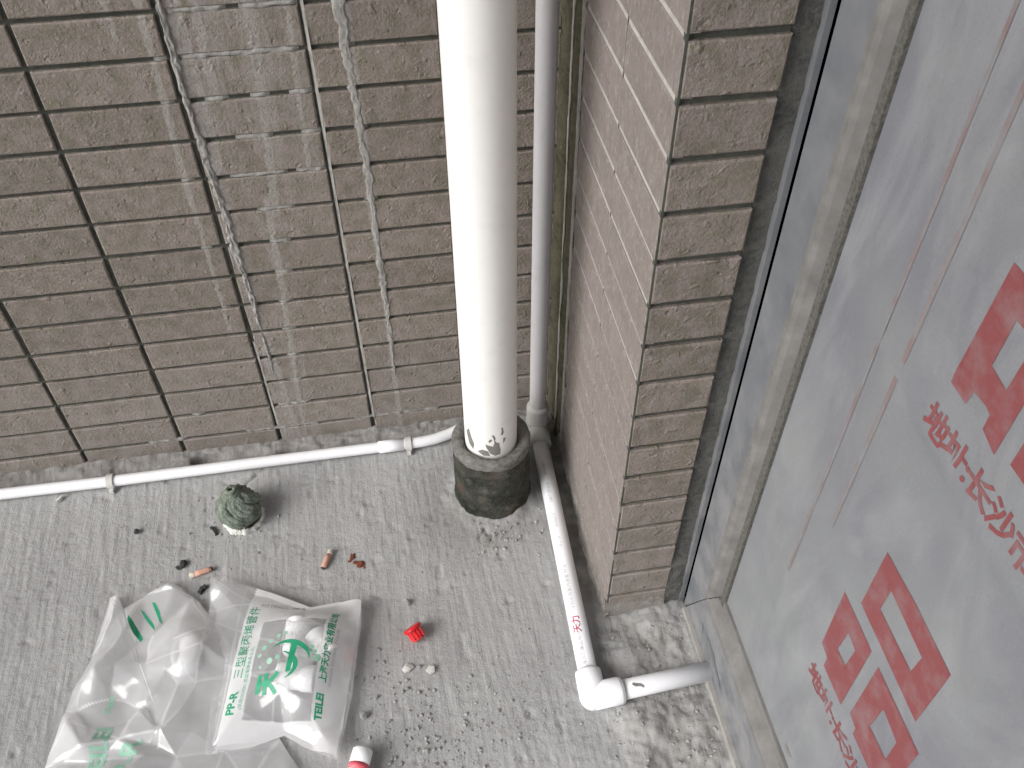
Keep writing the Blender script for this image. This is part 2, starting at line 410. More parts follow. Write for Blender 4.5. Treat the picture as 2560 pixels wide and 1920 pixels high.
# ------------------------------------------------------------------ floor (setting)
def axis(lo, hi, f0, f1, fine, coarse):
    return np.concatenate([np.arange(lo, f0, coarse), np.arange(f0, f1, fine), np.arange(f1, hi+1e-6, coarse)])
gx = axis(-1.05, .872, -.22, .860, .0026, .04); gy = axis(-2.6, .004, -.66, .0, .0026, .05)
gy = np.append(gy[gy < .003], .004)
GX, GY = np.meshgrid(gx, gy)
def floor_h(x, y):
    z = .0010*fbm(x*7, y*7, 0, 3, 1)-.0012
    z = z+.00065*fbm(x*260+y*26, y*14, 0, 2, 5)                      # broom marks running out from the wall
    z = z+.0006*fbm(x*120, y*120, 0, 3, 9)
    pit = np.maximum(0, fbm(x*55, y*55, 0, 2, 31)-.48); z = z-.006*pit
    # ragged cement fillet along the tiled wall
    edge = .021+.014*fbm(x*16, 0*x, 0, 4, 3)
    fil = sstep(0, 1, (y+edge)/.010+.5)*(x < .74)
    z = z+fil*(.0055+.0060*fbm(x*20, y*34, 0, 4, 8)+.0014*fbm(x*120, y*120, 0, 2, 14))
    for (cx, cy, rx, ry, dp) in ((.185, -.020, .030, .010, .012), (.325, -.024, .034, .007, .012), (.055, -.022, .02, .006, .007), (.47, -.026, .016, .006, .006)):
        q = ((x-cx)/rx)**2+((y-cy)/ry)**2+.5*fbm(x*90, y*90, 0, 3, 21)
        z = z-dp*sstep(1.1, .3, q)
    # broken mortar bed between the pier and the door sill
    bed = sstep(.712, .742, x+.018*fbm(x*25, y*25, 0, 3, 4))*sstep(-.372, -.392, y)
    rub = .006+.011*fbm(x*17, y*17, 0, 3, 6)+.0055*np.abs(fbm(x*40, y*40, 0, 4, 7))+.0018*fbm(x*130, y*150, 0, 2, 12)
    z = z+bed*np.maximum(rub, -.004)
    # groove chased for the water pipe
    g1 = np.exp(-((y+.505)/.022)**2)*sstep(.70, .73, x); z = z-bed*.010*g1
    # gritty apron in front of the sill and lower right
    gr = sstep(.50, .70, x+.10*fbm(x*6, y*6, 0, 2, 40))*sstep(-.36, -.50, y)
    z = z+gr*(.0018*fbm(x*30, y*30, 0, 4, 41)+.0008*fbm(x*170, y*170, 0, 2, 42))
    # cement splash round the plinth
    rr = np.hypot(x-.623, y+.150)
    z = z+sstep(.080, .052, rr+.012*fbm(x*40, y*40, 0, 3, 51))*(.007+.004*fbm(x*90, y*90, 0, 3, 52))
    # hairline cracks
    for (ax_, ay, bx_, by) in ((.215, -.115, .262, -.062), (.262, -.062, .275, -.05), (.59, -.235, .60, -.222), (.60, -.222, .607, -.24)):
        dx, dy = bx_-ax_, by-ay; L = math.hypot(dx, dy)
        t = np.clip(((x-ax_)*dx+(y-ay)*dy)/L**2, 0, 1)
        d = np.hypot(x-ax_-t*dx, y-ay-t*dy)+.0015*fbm(x*120, y*120, 0, 2, 60)
        z = z-.0025*sstep(.0035, .001, d)
    return z
GZ = floor_h(GX, GY)
nx, ny = len(gx), len(gy)
idx = np.arange(nx*ny).reshape(ny, nx)
quads = np.stack([idx[:-1,:-1], idx[:-1,1:], idx[1:,1:], idx[1:,:-1]], -1).reshape(-1, 4)
def grid_mesh(name, V, Q, mat, smooth=True):
    me = bpy.data.meshes.new(name)
    me.vertices.add(len(V)); me.vertices.foreach_set('co', np.asarray(V, np.float32).ravel())
    me.loops.add(Q.size); me.loops.foreach_set('vertex_index', Q.astype(np.int32).ravel())
    me.polygons.add(len(Q)); me.polygons.foreach_set('loop_start', np.arange(0, Q.size, Q.shape[1], dtype=np.int32))
    me.polygons.foreach_set('use_smooth', [smooth]*len(Q))
    me.materials.append(mat); me.update(); me.validate(); return me
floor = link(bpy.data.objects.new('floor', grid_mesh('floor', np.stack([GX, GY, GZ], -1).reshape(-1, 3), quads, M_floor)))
tag(floor, kind='structure')
def fz(x, y):
    i = int(np.clip(np.searchsorted(gx, x)-1, 0, nx-2)); j = int(np.clip(np.searchsorted(gy, y)-1, 0, ny-2))
    return float(GZ[j:j+2, i:i+2].mean())

# balcony slab overhead (out of view, shades the place as the real one does)
v, f = box(-1.0, 1.6, -2.6, .2, 2.55, 2.70); tag(put('balcony_ceiling', v, f, M_fill), kind='structure')

# ------------------------------------------------------------------ tiled back wall
PX, PZ = .15, .051188
ZK = .699                                  # centre height of joint 0
wall = thing('tiled_wall', 'long wall of brown textured tiles with cement drips behind the white pipes', 'wall', (0, 0, 0))
v, f = box(-1.05, .77, .0045, .16, 0, 1.25); put('wall_backing', v, f, M_grout, wall)
v, f = box(-1.05, .77, .0, .16, 1.2521, 2.549); put('upper_wall', v, f, M_tile_back, wall)
JG = .0062; TT = .012
var = [mdata('tile', *bevbox(PX-JG, PZ-JG*.92, TT, .0013, .0010, RNG), M_tile_back) for _ in range(5)]
zcut = mdata('tile', *bevbox(PX-JG, .030, TT, .0013, .0008, RNG), M_tile_back)
for i in range(-6, 5):
    x0 = i*PX; x1 = min((i+1)*PX, .741)
    for k in range(-10, 14):
        zc = ZK-(k+.5)*PZ; me = random.choice(var)
        if k == 13: zc = (ZK-13*PZ)-JG*.5-.015; me = zcut
        o = bpy.data.objects.new('tile', me); COL.objects.link(o); o.parent = wall
        o.location = ((x0+x1)/2+random.uniform(-.0005, .0005), random.uniform(-.0006, .0006), zc+random.uniform(-.0004, .0004))
        o.rotation_euler = (random.uniform(-.006, .006), random.uniform(-.003, .003), random.uniform(-.004, .004))
        o.scale = ((x1-x0-JG)/(PX-JG), 1, 1)

def strip_faces(n, m): return [(a*m+b_, a*m+b_+1, (a+1)*m+b_+1, (a+1)*m+b_) for a in range(n-1) for b_ in range(m-1)]
def drip(path, width, thick, seed, parent, mat, name='mortar_drip', rag=.45):
    """lumpy dribble of set cement running down a wall facing -y"""
    P = np.array(path, float); seg = np.hypot(*np.diff(P, axis=0).T); s = np.concatenate([[0], np.cumsum(seg)])
    n = max(8, int(s[-1]/.0025)); t = np.linspace(0, s[-1], n); m = 11
    X = np.interp(t, s, P[:, 0]); Z = np.interp(t, s, P[:, 1]); W = np.interp(t, s, np.broadcast_to(width, len(s)))
    a = np.arange(n); fade = np.minimum(1, np.minimum(a/3, (n-1-a)/9))
    u = np.linspace(-1, 1, m)[None, :]; T = t[:, None]
    wl = W*(1+rag*vnoise(t*150, 1, 0, seed)+.35*vnoise(t*38, 7, 0, seed)); wr = W*(1+rag*vnoise(t*150, 4, 0, seed+3)+.35*vnoise(t*38, 9, 0, seed))
    cx = X+W*.07*vnoise(t*30, 3, 0, seed)
    wd = np.where(u < 0, wl[:, None], wr[:, None])
    hgt = thick*np.sqrt(np.maximum(0, 1-u*u))*(.62+.45*vnoise(T*230, u*2.6, 0, seed+5)+.25*vnoise(T*70, u, 3, seed))*fade[:, None]
    VX = cx[:, None]+u*wd/2*(.4+.6*fade[:, None])+0*T; VY = -.0004-np.maximum(0, hgt)+np.where(np.abs(u) > .99, .0035, 0); VZ = Z[:, None]+0*u
    return put(name, np.stack([VX, VY, VZ], -1).reshape(-1, 3), strip_faces(n, m), mat, parent, True, at=(float(X[0]), 0, float(Z[-1])))
drip([(.3045, .93), (.3055, .712), (.306, .60), (.3085, .50), (.312, .44), (.314, .37), (.3165, .30), (.3165, .24)], [.0055, .0065, .008, .010, .010, .009, .007, .004], .0040, 3, wall, M_drip)
drip([(.3165, .235), (.3175, .18), (.3165, .15)], [.004, .004, .002], .0016, 4, wall, M_drip)
drip([(.4895, .95), (.4905, .70), (.4925, .60), (.4945, .54), (.4975, .465), (.4965, .385), (.4965, .30), (.4968, .22), (.495, .12)], [.012, .0115, .0105, .0100, .0095, .0085, .0085, .006, .003], .0015, 8, wall, M_drip)
# joints slushed full of cement around the drips
def jointfill(x0, x1, z, seed):
    n = max(4, int((x1-x0)/.003)); V = []
    for a in range(n):
        x = x0+(x1-x0)*a/(n-1); e = min(1, a/2, (n-1-a)/2)
        for u in (-1, -.3, .3, 1):
            y = .0042-e*(.0040+.0024*float(vnoise(x*160, u*2, 0, seed)))*(1 if abs(u) < 1 else .55)
            V.append((x, y, z+u*.0036*(1+.25*float(vnoise(x*120, u, 2, seed)))))
    F = [(a*4+b_, a*4+b_+1, (a+1)*4+b_+1, (a+1)*4+b_) for a in range(n-1) for b_ in range(3)]
    put('joint_cement', V, F, M_drip, wall, True, at=(x0, 0, z))
sd = 30
for k, spans in {-3: [(.31, .44)], -2: [(.30, .45)], -1: [(.31, .45)], 0: [(.307, .372), (.385, .447)], 1: [(.283, .297), (.31, .44), (.486, .502)], 2: [(.325, .352), (.376, .398), (.42, .446), (.276, .292)], 3: [(.348, .392), (.425, .448), (.488, .504)], 4: [(.33, .40), (.41, .446), (.272, .288)],
               5: [(.352, .40), (.488, .505)], 6: [(.358, .385), (.27, .284)], 7: [(.355, .378), (.49, .503)], 8: [(.35, .37), (.272, .284)], 9: [(.345, .365)], 10: [(.343, .362)], 11: [(.336, .36)], 12: [(.31, .36), (.18, .2)], 13: [(.25, .37), (.42, .56), (.10, .16)]}.items():
    for a, b_ in spans: sd += 1; jointfill(a, b_, ZK-k*PZ, sd)
# cement slurry along vertical joint C
def vfill(x, z0, z1, seed):
    n = int((z1-z0)/.004); V = []
    for a in range(n):
        z = z0+(z1-z0)*a/(n-1)
        for j, u in enumerate((-.1, .3, .65, 1)):
            y = .0040-(.0016+.0012*float(vnoise(z*90, u*2, 0, seed)))*(j > 0)-.0008*j
            V.append((x+u*.0036, y, z))
    F = [(a*4+b_, a*4+b_+1, (a+1)*4+b_+1, (a+1)*4+b_) for a in range(n-1) for b_ in range(3)]
    put('joint_cement', V, F, M_drip, wall, True, at=(x, 0, z0))
vfill(.45, .03, 1.1, 77); vfill(.30, .03, .22, 78)

# ------------------------------------------------------------------ tiled pier (side + front)
SX, FY = .743, -.389
pier = thing('tiled_pier', 'brown tiled pier projecting beside the grey framed glass door', 'pier', (.80, -.2, 0))
v, f = join(box(SX+.0016, .8243, FY+.006, .003, 0, 1.25), box(.8243, .8475, FY+.014, .003, 0, 1.25)); put('pier_core', v, f, M_grout_light, pier)
v, f = box(SX, .8475, FY, -.001, 1.2521, 2.549); put('upper_pier', v, f, M_tile_pier, pier)
ZP = .8155
tw1 = .147; tw2 = .1475
side_var = [mdata('tile', *bevbox(.1475, PZ-.0058, .012, .0011, .0008, RNG), M_tile_side) for _ in range(4)]
front_var = [mdata('tile', *bevbox(.0795, PZ-.0068, .010, .0013, .0009, RNG), M_tile_pier) for _ in range(4)]
base = np.array(pier.location)
def ptile(me, loc, rz, sc=(1,1,1)):
    o = bpy.data.objects.new('tile', me); COL.objects.link(o); o.parent = pier
    o.location = Vector(loc)-pier.location; o.rotation_euler = (random.uniform(-.004, .004), random.uniform(-.002, .002), rz+random.uniform(-.003, .003)); o.scale = sc
for k in range(-8, 16):
    zc = ZP-(k+.5)*PZ; hs_ = 1.0
    if zc-PZ/2 < .012: hs_ = max(0.1, (ZP-k*PZ-.004-.012)/(PZ-.0058)); zc = (.012+ZP-k*PZ-.003)/2
    if ZP-k*PZ < .03: continue
    for (ya, yb) in ((-.3882, -.2408), (-.2392, -.0905)):
        ptile(random.choice(side_var), (SX+random.uniform(-.0004, .0004), (ya+yb)/2, zc), -math.pi/2, ((yb-ya)/.1475, 1, hs_))
    ptile(random.choice(front_var), (.7455+.03975, FY+random.uniform(-.0004, .0004), zc), 0, (1, 1, hs_))
# dark grout behind the front tiles, corner fillet, reveal strip
v, f = box(.7462, .8245, FY+.0045, FY+.006, 0, 1.25); put('front_grout', v, f, M_grout, pier)
def rough_strip(name, fn, n, m, mat, parent, at):
    s_, t_ = np.meshgrid(np.linspace(0, 1, n), np.linspace(0, 1, m), indexing='ij')
    return put(name, np.stack(fn(s_, t_), -1).reshape(-1, 3), strip_faces(n, m), mat, parent, True, at=at)
def f_reveal(s, t):
    z = s*1.25; x = .8235+t*.0245
    q = (z-ZP) % PZ; lip = .0020*np.exp(-((np.minimum(q, PZ-q))/.005)**2)
    low = sstep(.16, .05, z)
    return x, FY+.0075-lip+.0010*fbm(x*60, z*60, 0, 3, 61)-.0066*low*(1-.3*t)+.0012*low*fbm(x*110, z*90, 0, 2, 62), z
rough_strip('reveal_mortar', f_reveal, 420, 12, M_strip, pier, (.835, FY, 0))
def f_corner(s, t):
    z = s*1.25; y = -.0005-t*.0695
    g = .010*np.exp(-((t-.45)/.15)**2)
    return SX-.003+g+.0026*fbm(z*35, t*4, 0, 4, 63)+np.where(t > .985, .012, 0)-.004*sstep(.3, 0, t), y, z
rough_strip('corner_mortar', f_corner, 400, 18, M_moss, pier, (SX, -.03, 0))
def f_fill(s, t):
    z = s*1.25; y = -.0715-t*.019
    return SX-.0002+.0013*fbm(z*60, t*2, 0, 4, 64)+np.where(t < .02, .006, 0), y, z
rough_strip('side_fill', f_fill, 300, 7, M_fill, pier, (SX, -.08, 0))
# cement smeared over the foot of the front face
def f_foot(s, t):
    z = .001+s*(.030+.014*fbm(t*5, 1, 0, 3, 65)); x = .741+t*.084
    return x, FY-.0004-.0030*(1-s)**1.5-.0016*np.maximum(0, fbm(x*70, z*70, 0, 3, 66))+np.where(s > .97, .004, 0), z
rough_strip('foot_cement', f_foot, 26, 34, M_fill, pier, (.78, FY, 0))
def f_sidefoot(s, t):
    y = -.395+s*.36; q = 1-t
    wob = .5+.5*fbm(y*40, t*1.5, 0, 4, 67)
    return SX-.0002-(.010*wob)*q**1.4-.0012*fbm(y*130, t*5, 0, 2, 68)+np.where(t > .97, .004, 0), y, -.001+t*(.016+.012*fbm(y*26, 2, 0, 3, 69))
rough_strip('side_foot', f_sidefoot, 150, 10, M_fill, pier, (SX, -.2, 0))
v, f = box(SX+.0009, SX+.0030, FY+.0006, FY+.006, .01, 1.25); put('corner_grout', v, f, M_grout, pier)
v, f = box(SX+.0010, SX+.0040, -.2411, -.2389, .01, 1.25); put('side_grout', v, f, M_grout, pier)

# ------------------------------------------------------------------ glazed door
DX = .853
door = thing('glazed_door', 'grey aluminium door frame with frosted film over its glass and red lettering', 'door', (.88, -.9, 0))
Y0 = -.3945; YB = -.4465; ZB = .111; YE = -2.4; ZT = 2.45
v, f = prism_x([(Y0, .002), (Y0, ZT), (YB, ZT), (YB, ZB)], DX, .915); put('stile', v, f, M_alu, door)
v, f = prism_x([(Y0-.0008, .0), (YB-.0004, ZB-.0006), (YE, ZB-.0006), (YE, .0)], DX+.0004, .915); put('bottom_rail', v, f, M_alu, door)
v, f = prism_x([(Y0-.004, -.004), (Y0-.010, .018), (YE, .018), (YE, -.004)], DX-.0055, DX+.0002); put('sill_lip', v, f, M_lip, door)
v, f = box(.8475, DX, FY-.0005, FY+.02, 0, ZT); put('frame_flange', v, f, M_alu, door)
v, f = box(.9, .93, FY-.03, FY+.05, 0, ZT); put('gap_black', v, f, M_black, door)  # black box added behind the slit beside the stile, painting its deep shade
def bead_v(y0, y1, z0, z1):
    pr = [(DX-.0035, y0), (DX-.0035, y0-.006), (DX+.0005, y1+.004), (DX+.009, y1), (DX+.012, y1), (DX+.012, y0)]
    n = len(pr); V = [(x, y, z0 + (0 if i in (0, 5) else (y0-y)*1.9)) for i, (x, y) in enumerate(pr)]+[(x, y, z1) for x, y in pr]
    F = [tuple(range(n)), tuple(range(2*n-1, n-1, -1))]+[(i, i+n, (i+1) % n+n, (i+1) % n) for i in range(n)]
    return np.array(V), F
v, f = bead_v(YB-.0008, -.4605, ZB+.0005, ZT); put('glazing_bead', v, f, M_bead, door)
def bead_h(z0, z1, ya, yb):
    pr = [(DX-.0035, z0), (DX-.0035, z0+.007), (DX+.0005, z1-.005), (DX+.009, z1), (DX+.012, z1), (DX+.012, z0)]
    n = len(pr); V = [(x, ya-(z-z0)*.5, z) for x, z in pr]+[(x, yb, z) for x, z in pr]
    F = [tuple(range(n)), tuple(range(2*n-1, n-1, -1))]+[(i, i+n, (i+1) % n+n, (i+1) % n) for i in range(n)]
    return np.array(V), F
v, f = bead_h(ZB, .1260, YB-.0018, YE); put('glazing_bead', v, f, M_bead, door)
GX0 = .8665
v, f = box(GX0-.0045, GX0-.0006, -.4712, -.4607, .127, ZT); put('gasket', v, f, M_gasket, door)
v, f = box(GX0-.0045, GX0-.0006, YE, -.4713, .1262, .140); put('gasket', v, f, M_bead, door)
v, f = box(GX0, GX0+.006, YE, -.452, .115, ZT); put('glass', v, f, M_glass, door)
ys = np.linspace(YE, -.4620, 300); zs = np.linspace(.128, ZT, 240); FYY, FZZ = np.meshgrid(ys, zs)
FX = GX0-.0008+.0007*fbm(FYY*9, FZZ*9, 0, 3, 70)*sstep(-.48, -.53, FYY)
cre = np.exp(-((FZZ-.655-.10*(FYY+.52)-.003*fbm(FYY*30, 0*FYY, 0, 2, 71))/.0042)**2)*sstep(-.53, -.58, FYY); FX = FX-.0022*cre
idf = np.arange(FYY.size).reshape(FYY.shape)
qf = np.stack([idf[:-1,:-1], idf[1:,:-1], idf[1:,1:], idf[:-1,1:]], -1).reshape(-1, 4)
film = put('protective_film', np.stack([FX, FYY, FZZ], -1).reshape(-1, 3), qf, M_film, door, True)
bpy.context.view_layer.update()
film_bvh = BVHTree.FromPolygons([Vector((a, b_, c)) for a, b_, c in zip(FX.ravel(), FYY.ravel(), FZZ.ravel())], [tuple(map(int, q)) for q in qf])
def on_film(y, z, off=.0004):
    h = film_bvh.ray_cast(Vector((.6, y, z)), Vector((1, 0, 0)))
    return ((h[0].x if h[0] else GX0-.001)-off, y, z)

def flat_mesh(loops, cut=.008):
    """2-D filled polygons with holes -> subdivided triangles"""
    bm = bmesh.new(); es = []
    for lp in loops:
        vs = [bm.verts.new((a, b_, 0)) for a, b_ in lp]
        for i in range(len(vs)): es.append(bm.edges.new((vs[i], vs[(i+1) % len(vs)])))
    bmesh.ops.triangle_fill(bm, use_beauty=True, use_dissolve=False, edges=es)
    for _ in range(4):
        lo = [e for e in bm.edges if e.calc_length() > cut]
        if not lo: break
        bmesh.ops.subdivide_edges(bm, edges=lo, cuts=1); bmesh.ops.triangulate(bm, faces=bm.faces[:])
    bm.verts.index_update()
    V = [tuple(v_.co) for v_ in bm.verts]; F = [tuple(v_.index for v_ in fc.verts) for fc in bm.faces]; bm.free()
    return V, F
def text_mesh(body, size, bold=0.0, cut=.006, space=1.0):
    cu = bpy.data.curves.new('txt', 'FONT'); cu.body = body; cu.size = size; cu.offset = bold; cu.resolution_u = 3; cu.space_character = space
    ob = bpy.data.objects.new('txt', cu); COL.objects.link(ob)
    dg = bpy.context.evaluated_depsgraph_get(); me = ob.evaluated_get(dg).to_mesh()
    bm = bmesh.new(); bm.from_mesh(me); ob.evaluated_get(dg).to_mesh_clear()
    bmesh.ops.triangulate(bm, faces=bm.faces[:])
    for _ in range(3):
        lo = [e for e in bm.edges if e.calc_length() > cut]
        if not lo: break
        bmesh.ops.subdivide_edges(bm, edges=lo, cuts=1); bmesh.ops.triangulate(bm, faces=bm.faces[:])
    bm.verts.index_update()
    V = [tuple(v_.co) for v_ in bm.verts]; F = [tuple(v_.index for v_ in fc.verts) for fc in bm.faces]; bm.free()
    bpy.data.objects.remove(ob); bpy.data.curves.remove(cu)
    return V, F
def film_print(loops, mat, name='print'):
    V, F = flat_mesh(loops); put(name, [on_film(y, z) for y, z, _ in V], F, mat, film)
def rect(a, b_, c, d): return [(a, c), (b_, c), (b_, d), (a, d)]
# big three-box character
film_print([[(-.652, .5215), (-.653, .4475), (-.752, .443), (-.7515, .519), (-.70, .5225)], [(-.6726, .5000), (-.6726, .4718), (-.7249, .4708), (-.7262, .4950)]], M_red)
film_print([[(-.6316, .430), (-.6343, .345), (-.6480, .343), (-.6490, .329), (-.6867, .329), (-.6859, .4275)], [(-.6562, .4033), (-.6535, .3699), (-.6697, .3703), (-.6715, .4010)]], M_red)
film_print([[(-.699, .4262), (-.6996, .340), (-.712, .338), (-.713, .328), (-.7700, .331), (-.7691, .425)], [(-.7238, .4026), (-.7224, .3657), (-.7511, .3676), (-.7498, .3990)]], M_red)
# the character above it, only its left half is in the picture
film_print([[(-.634, .789), (-.6311, .6956), (-.6316, .689), (-.651, .6885), (-.6525, .701), (-.6652, .7027), (-.6713, .7005), (-.6718, .6883), (-.6885, .6831), (-.6886, .727), (-.690, .789)], [(-.6551, .7636), (-.6551, .727), (-.6731, .7242), (-.674, .7636)]], M_red)
film_print([[(-.7018, .789), (-.7018, .690), (-.765, .690), (-.765, .789)], [(-.722, .765), (-.722, .712), (-.745, .712), (-.745, .765)]], M_red)
film_print([[(-.652, .160), (-.652, .1515), (-.664, .1515), (-.668, .160)]], M_red_faint)
film_print([rect(-.5545, -.5505, .34, 1.35)], M_red_faint); film_print([rect(-.5865, -.5815, .46, 1.35)], M_red_faint)
for (yy, zz) in ((-.6245, .6445), (-.634, .2905)):
    V, F = text_mesh('地址:长沙市', .0262, .0007, space=.92)
    put('lettering', [on_film(yy-a, zz+b_) for a, b_, _ in V], F, M_red, film)
# grime marks rubbed onto the bottom rail
def smear(y0, z0, y1, z1, wd):
    n = 14; V = []
    for a in range(n):
        t = a/(n-1); w_ = wd*math.sin(math.pi*min(1, max(.05, t)))*(.7+.5*random.random())
        y = y0+(y1-y0)*t; z = z0+(z1-z0)*t
        V += [(DX-.0002, y, z-w_/2), (DX-.0002, y, z+w_/2)]
    put('grime', V, [(2*a, 2*a+1, 2*a+3, 2*a+2) for a in range(n-1)], M_grime, door)
M_grime = simple('rail_grime', (.11, .12, .125), (.17, .18, .185), 120, .7)
smear(-.474, .062, -.535, .040, .011); smear(-.452, .060, -.460, .045, .012)

# ------------------------------------------------------------------ drain pipe in its plinth
CX, CY = .6228, -.150
plinth = thing('pipe_plinth', 'dark mossy round concrete plinth at the foot of the thick white pipe', 'plinth', (CX, CY, 0))
def dp(a, z, r): return .0013*float(fbm(math.cos(a)*3+5, math.sin(a)*3+5, z*40, 4, 80))+.0006*float(fbm(math.cos(a)*14, math.sin(a)*14, z*190, 2, 81))
prof = [(.0600, -.004), (.0585, .004), (.0572, .012)]+[(.0566-.0004*i/8, .012+.012*i) for i in range(0, 9)]+[(.0560, .112), (.0540, .1135)]
v, f = lathe(prof, 110, (CX, CY, 0), dp); put('body', v, f, M_plinth, plinth, True)
def dc(a, z, r): return (.0022*float(fbm(math.cos(a)*4, math.sin(a)*4, z*50+9, 4, 82)) if r > .0385 else 0)
prof = [(.0545, .108), (.0561, .1100), (.0568, .1125), (.0570, .1165), (.0566, .1210), (.0550, .1240), (.0520, .1262), (.0470, .1258), (.0430, .1245), (.0405, .1215), (.0385, .1150), (.0340, .112)]
v, f = lathe(prof, 110, (CX, CY, 0), dc); v[:, 2] += .0026*fbm(v[:, 0]*45, v[:, 1]*45, 0, 4, 83)
put('mortar_cap', v, f, M_cap, plinth, True)
dpipe = thing('drain_pipe', 'thick white plastic drain pipe standing upright in the mossy plinth', 'pipe', (CX, CY, .113))
v, f = lathe([(.0375, .113), (.0375, .5), (.0375, 1.0), (.0375, 2.55)], 96, (CX, CY, 0)); put('pipe', v, f, M_pvc, dpipe, True)
flk = [[(-1.298, .1809), (-1.239, .1818), (-1.202, .1709), (-1.244, .1657), (-1.33, .1677), (-1.281, .1735)],
       [(-1.227, .1581), (-1.109, .1584), (-1.159, .1514), (-1.231, .1472)],
       [(-1.667, .1697), (-1.578, .1693), (-1.517, .1626), (-1.548, .1578), (-1.478, .1529), (-1.385, .1517), (-1.37, .1431), (-1.334, .1362), (-1.36, .127), (-1.55, .125), (-1.74, .1305), (-1.879, .1435), (-1.911, .15), (-1.733, .1471), (-1.626, .1458), (-1.568, .1538), (-1.6, .1623)],
       [(-1.798, .1574), (-1.707, .1616), (-1.637, .1594), (-1.747, .1534)],
       [(-2.235, .131), (-2.031, .1378), (-1.812, .1354), (-1.742, .1253), (-1.999, .1247)],
       [(-2.814, .158), (-2.621, .1691), (-2.483, .1529), (-2.375, .1435), (-2.43, .13), (-2.659, .1371)]]
for lp in flk:
    V, F = flat_mesh([[(a*.0375, z) for a, z in lp]], .004)
    put('bare_patch', [(CX+.03768*math.cos(a/.0375), CY+.03768*math.sin(a/.0375), z) for a, z, _ in V], F, M_flake, dpipe)

# ------------------------------------------------------------------ water pipe: riser, floor run, elbow, stub under the door
wp = thing('water_pipe', 'thin white water pipe with grey riser, elbow and stub running under the door', 'pipe', (.70, -.30, 0))
ZW = .0180
v, f = lathe([(.0128, .055), (.0128, .6), (.0128, 2.55)], 40, (.7105, -.050, 0)); put('riser', v, f, M_riser, wp, True)
V, F = lathe([(.0125, .068), (.0168, .066), (.0175, .062), (.0172, .040), (.0180, .036), (.0178, .030), (.0165, .028), (.0165, .016)], 40, (.7105, -.050, 0))
v2, f2 = tube([(.7105, -.050, ZW), (.7095, -.072, ZW), (.7085, -.092, ZW)], [.0168, .0172, .0172], 32)
bmv = bmesh.new(); bmesh.ops.create_uvsphere(bmv, u_segments=28, v_segments=14, radius=.0168); sv = [tuple(q.co+Vector((.7105, -.050, ZW))) for q in bmv.verts]; bmv.verts.index_update(); sf = [tuple(q.index for q in fc.verts) for fc in bmv.faces]; bmv.free()
v, f = join((V, F), (v2, f2), (np.array(sv), sf)); put('riser_elbow', v, f, M_dusty, wp, True)
EX, EY = .6985, -.5075
A = Vector((.7085, -.086, ZW)); B = Vector((EX, EY, ZW)); C = Vector((.858, -.4975, ZW-.002))
v, f = tube([A, A.lerp(B, .33), A.lerp(B, .66), B], .0125, 40); run = put('floor_run', v, f, M_ppr, wp, True)
v, f = tube([B, B.lerp(C, .5), C], .0125, 40); stub = put('stub', v, f, M_ppr, wp, True)
d1 = (A-B).normalized(); d2 = (C-B).normalized(); er = .0172
v1, f1 = tube([B, B+d1*.030, B+d1*.0335, B+d1*.0340], [er, er, er-.0006, .0124], 40)
v2, f2 = tube([B, B+d2*.034, B+d2*.0375, B+d2*.0380], [er, er, er-.0006, .0124], 40)
bmv = bmesh.new(); bmesh.ops.create_uvsphere(bmv, u_segments=36, v_segments=18, radius=er); sv = np.array([tuple(q.co+B) for q in bmv.verts]); bmv.verts.index_update(); sf = [tuple(q.index for q in fc.verts) for fc in bmv.faces]; bmv.free()
v, f = join((v1, f1), (v2, f2), (sv, sf)); put('elbow', v, f, M_ppr, wp, True)
v, f = tube([B+d2*.0375, B+d2*.0392], [.0166, .0160], 40); put('elbow_ring', v, f, M_dusty, wp, True)
# printed legend wrapped on the floor run
def pipe_text(body, size, s0, mat, ang0, bold=0.0, name='lettering'):
    V, F = text_mesh(body, size, bold, .003)
    L = (B-A).normalized(); up = Vector((0,0,1)); sd_ = L.cross(up)     # reading direction runs towards the wall
    out = []
    for a, b_, _ in V:
        an = ang0+(b_-size*.35)/.0125
        # reading towards -L (up the picture), letter tops towards the left side
        p = A+L*(s0-a); r_ = up*math.cos(an)+sd_*math.sin(an)
        out.append(tuple(p+r_*.01262))
    put(name, out, F, mat, run)
def side_sign():
    L = (B-A).normalized(); return L.cross(Vector((0,0,1)))
TA = .30*(1 if side_sign().x < 0 else -1)
pipe_text('天力', .0125, .338, M_pipe_red, TA, .0003)
pipe_text('上海天力集团有限公司', .0070, .392, M_greyprint, TA)
pipe_text('冷热水用聚丙烯管 PP-R', .0070, .305, M_greyprint, TA)
pipe_text('S3.2 1.0', .0060, .205, M_greyprint, TA)
pipe_text('dn25x3.5', .0066, .170, M_greyprint, TA)
pipe_text('GB/T18742.2', .0066, .125, M_greyprint, TA)
pipe_text('2008 0817', .0066, .075, M_greyprint, TA)
# scuff on the stub
L2 = (C-B).normalized(); s2 = L2.cross(Vector((0,0,1)))
V, F = flat_mesh([[(.050, -.002), (.054, .0015), (.060, .0022), (.0645, .0050), (.0655, .0020), (.062, -.0012), (.055, -.0030), (.052, -.0045)]], .003)
put('scuff', [tuple(B+L2*a+(Vector((0,0,1))*math.cos(b_/.0125+.25*(1 if s2.y < 0 else -1))+s2*math.sin(b_/.0125+.25*(1 if s2.y < 0 else -1)))*.01265) for a, b_, _ in V], F, M_flake, stub)

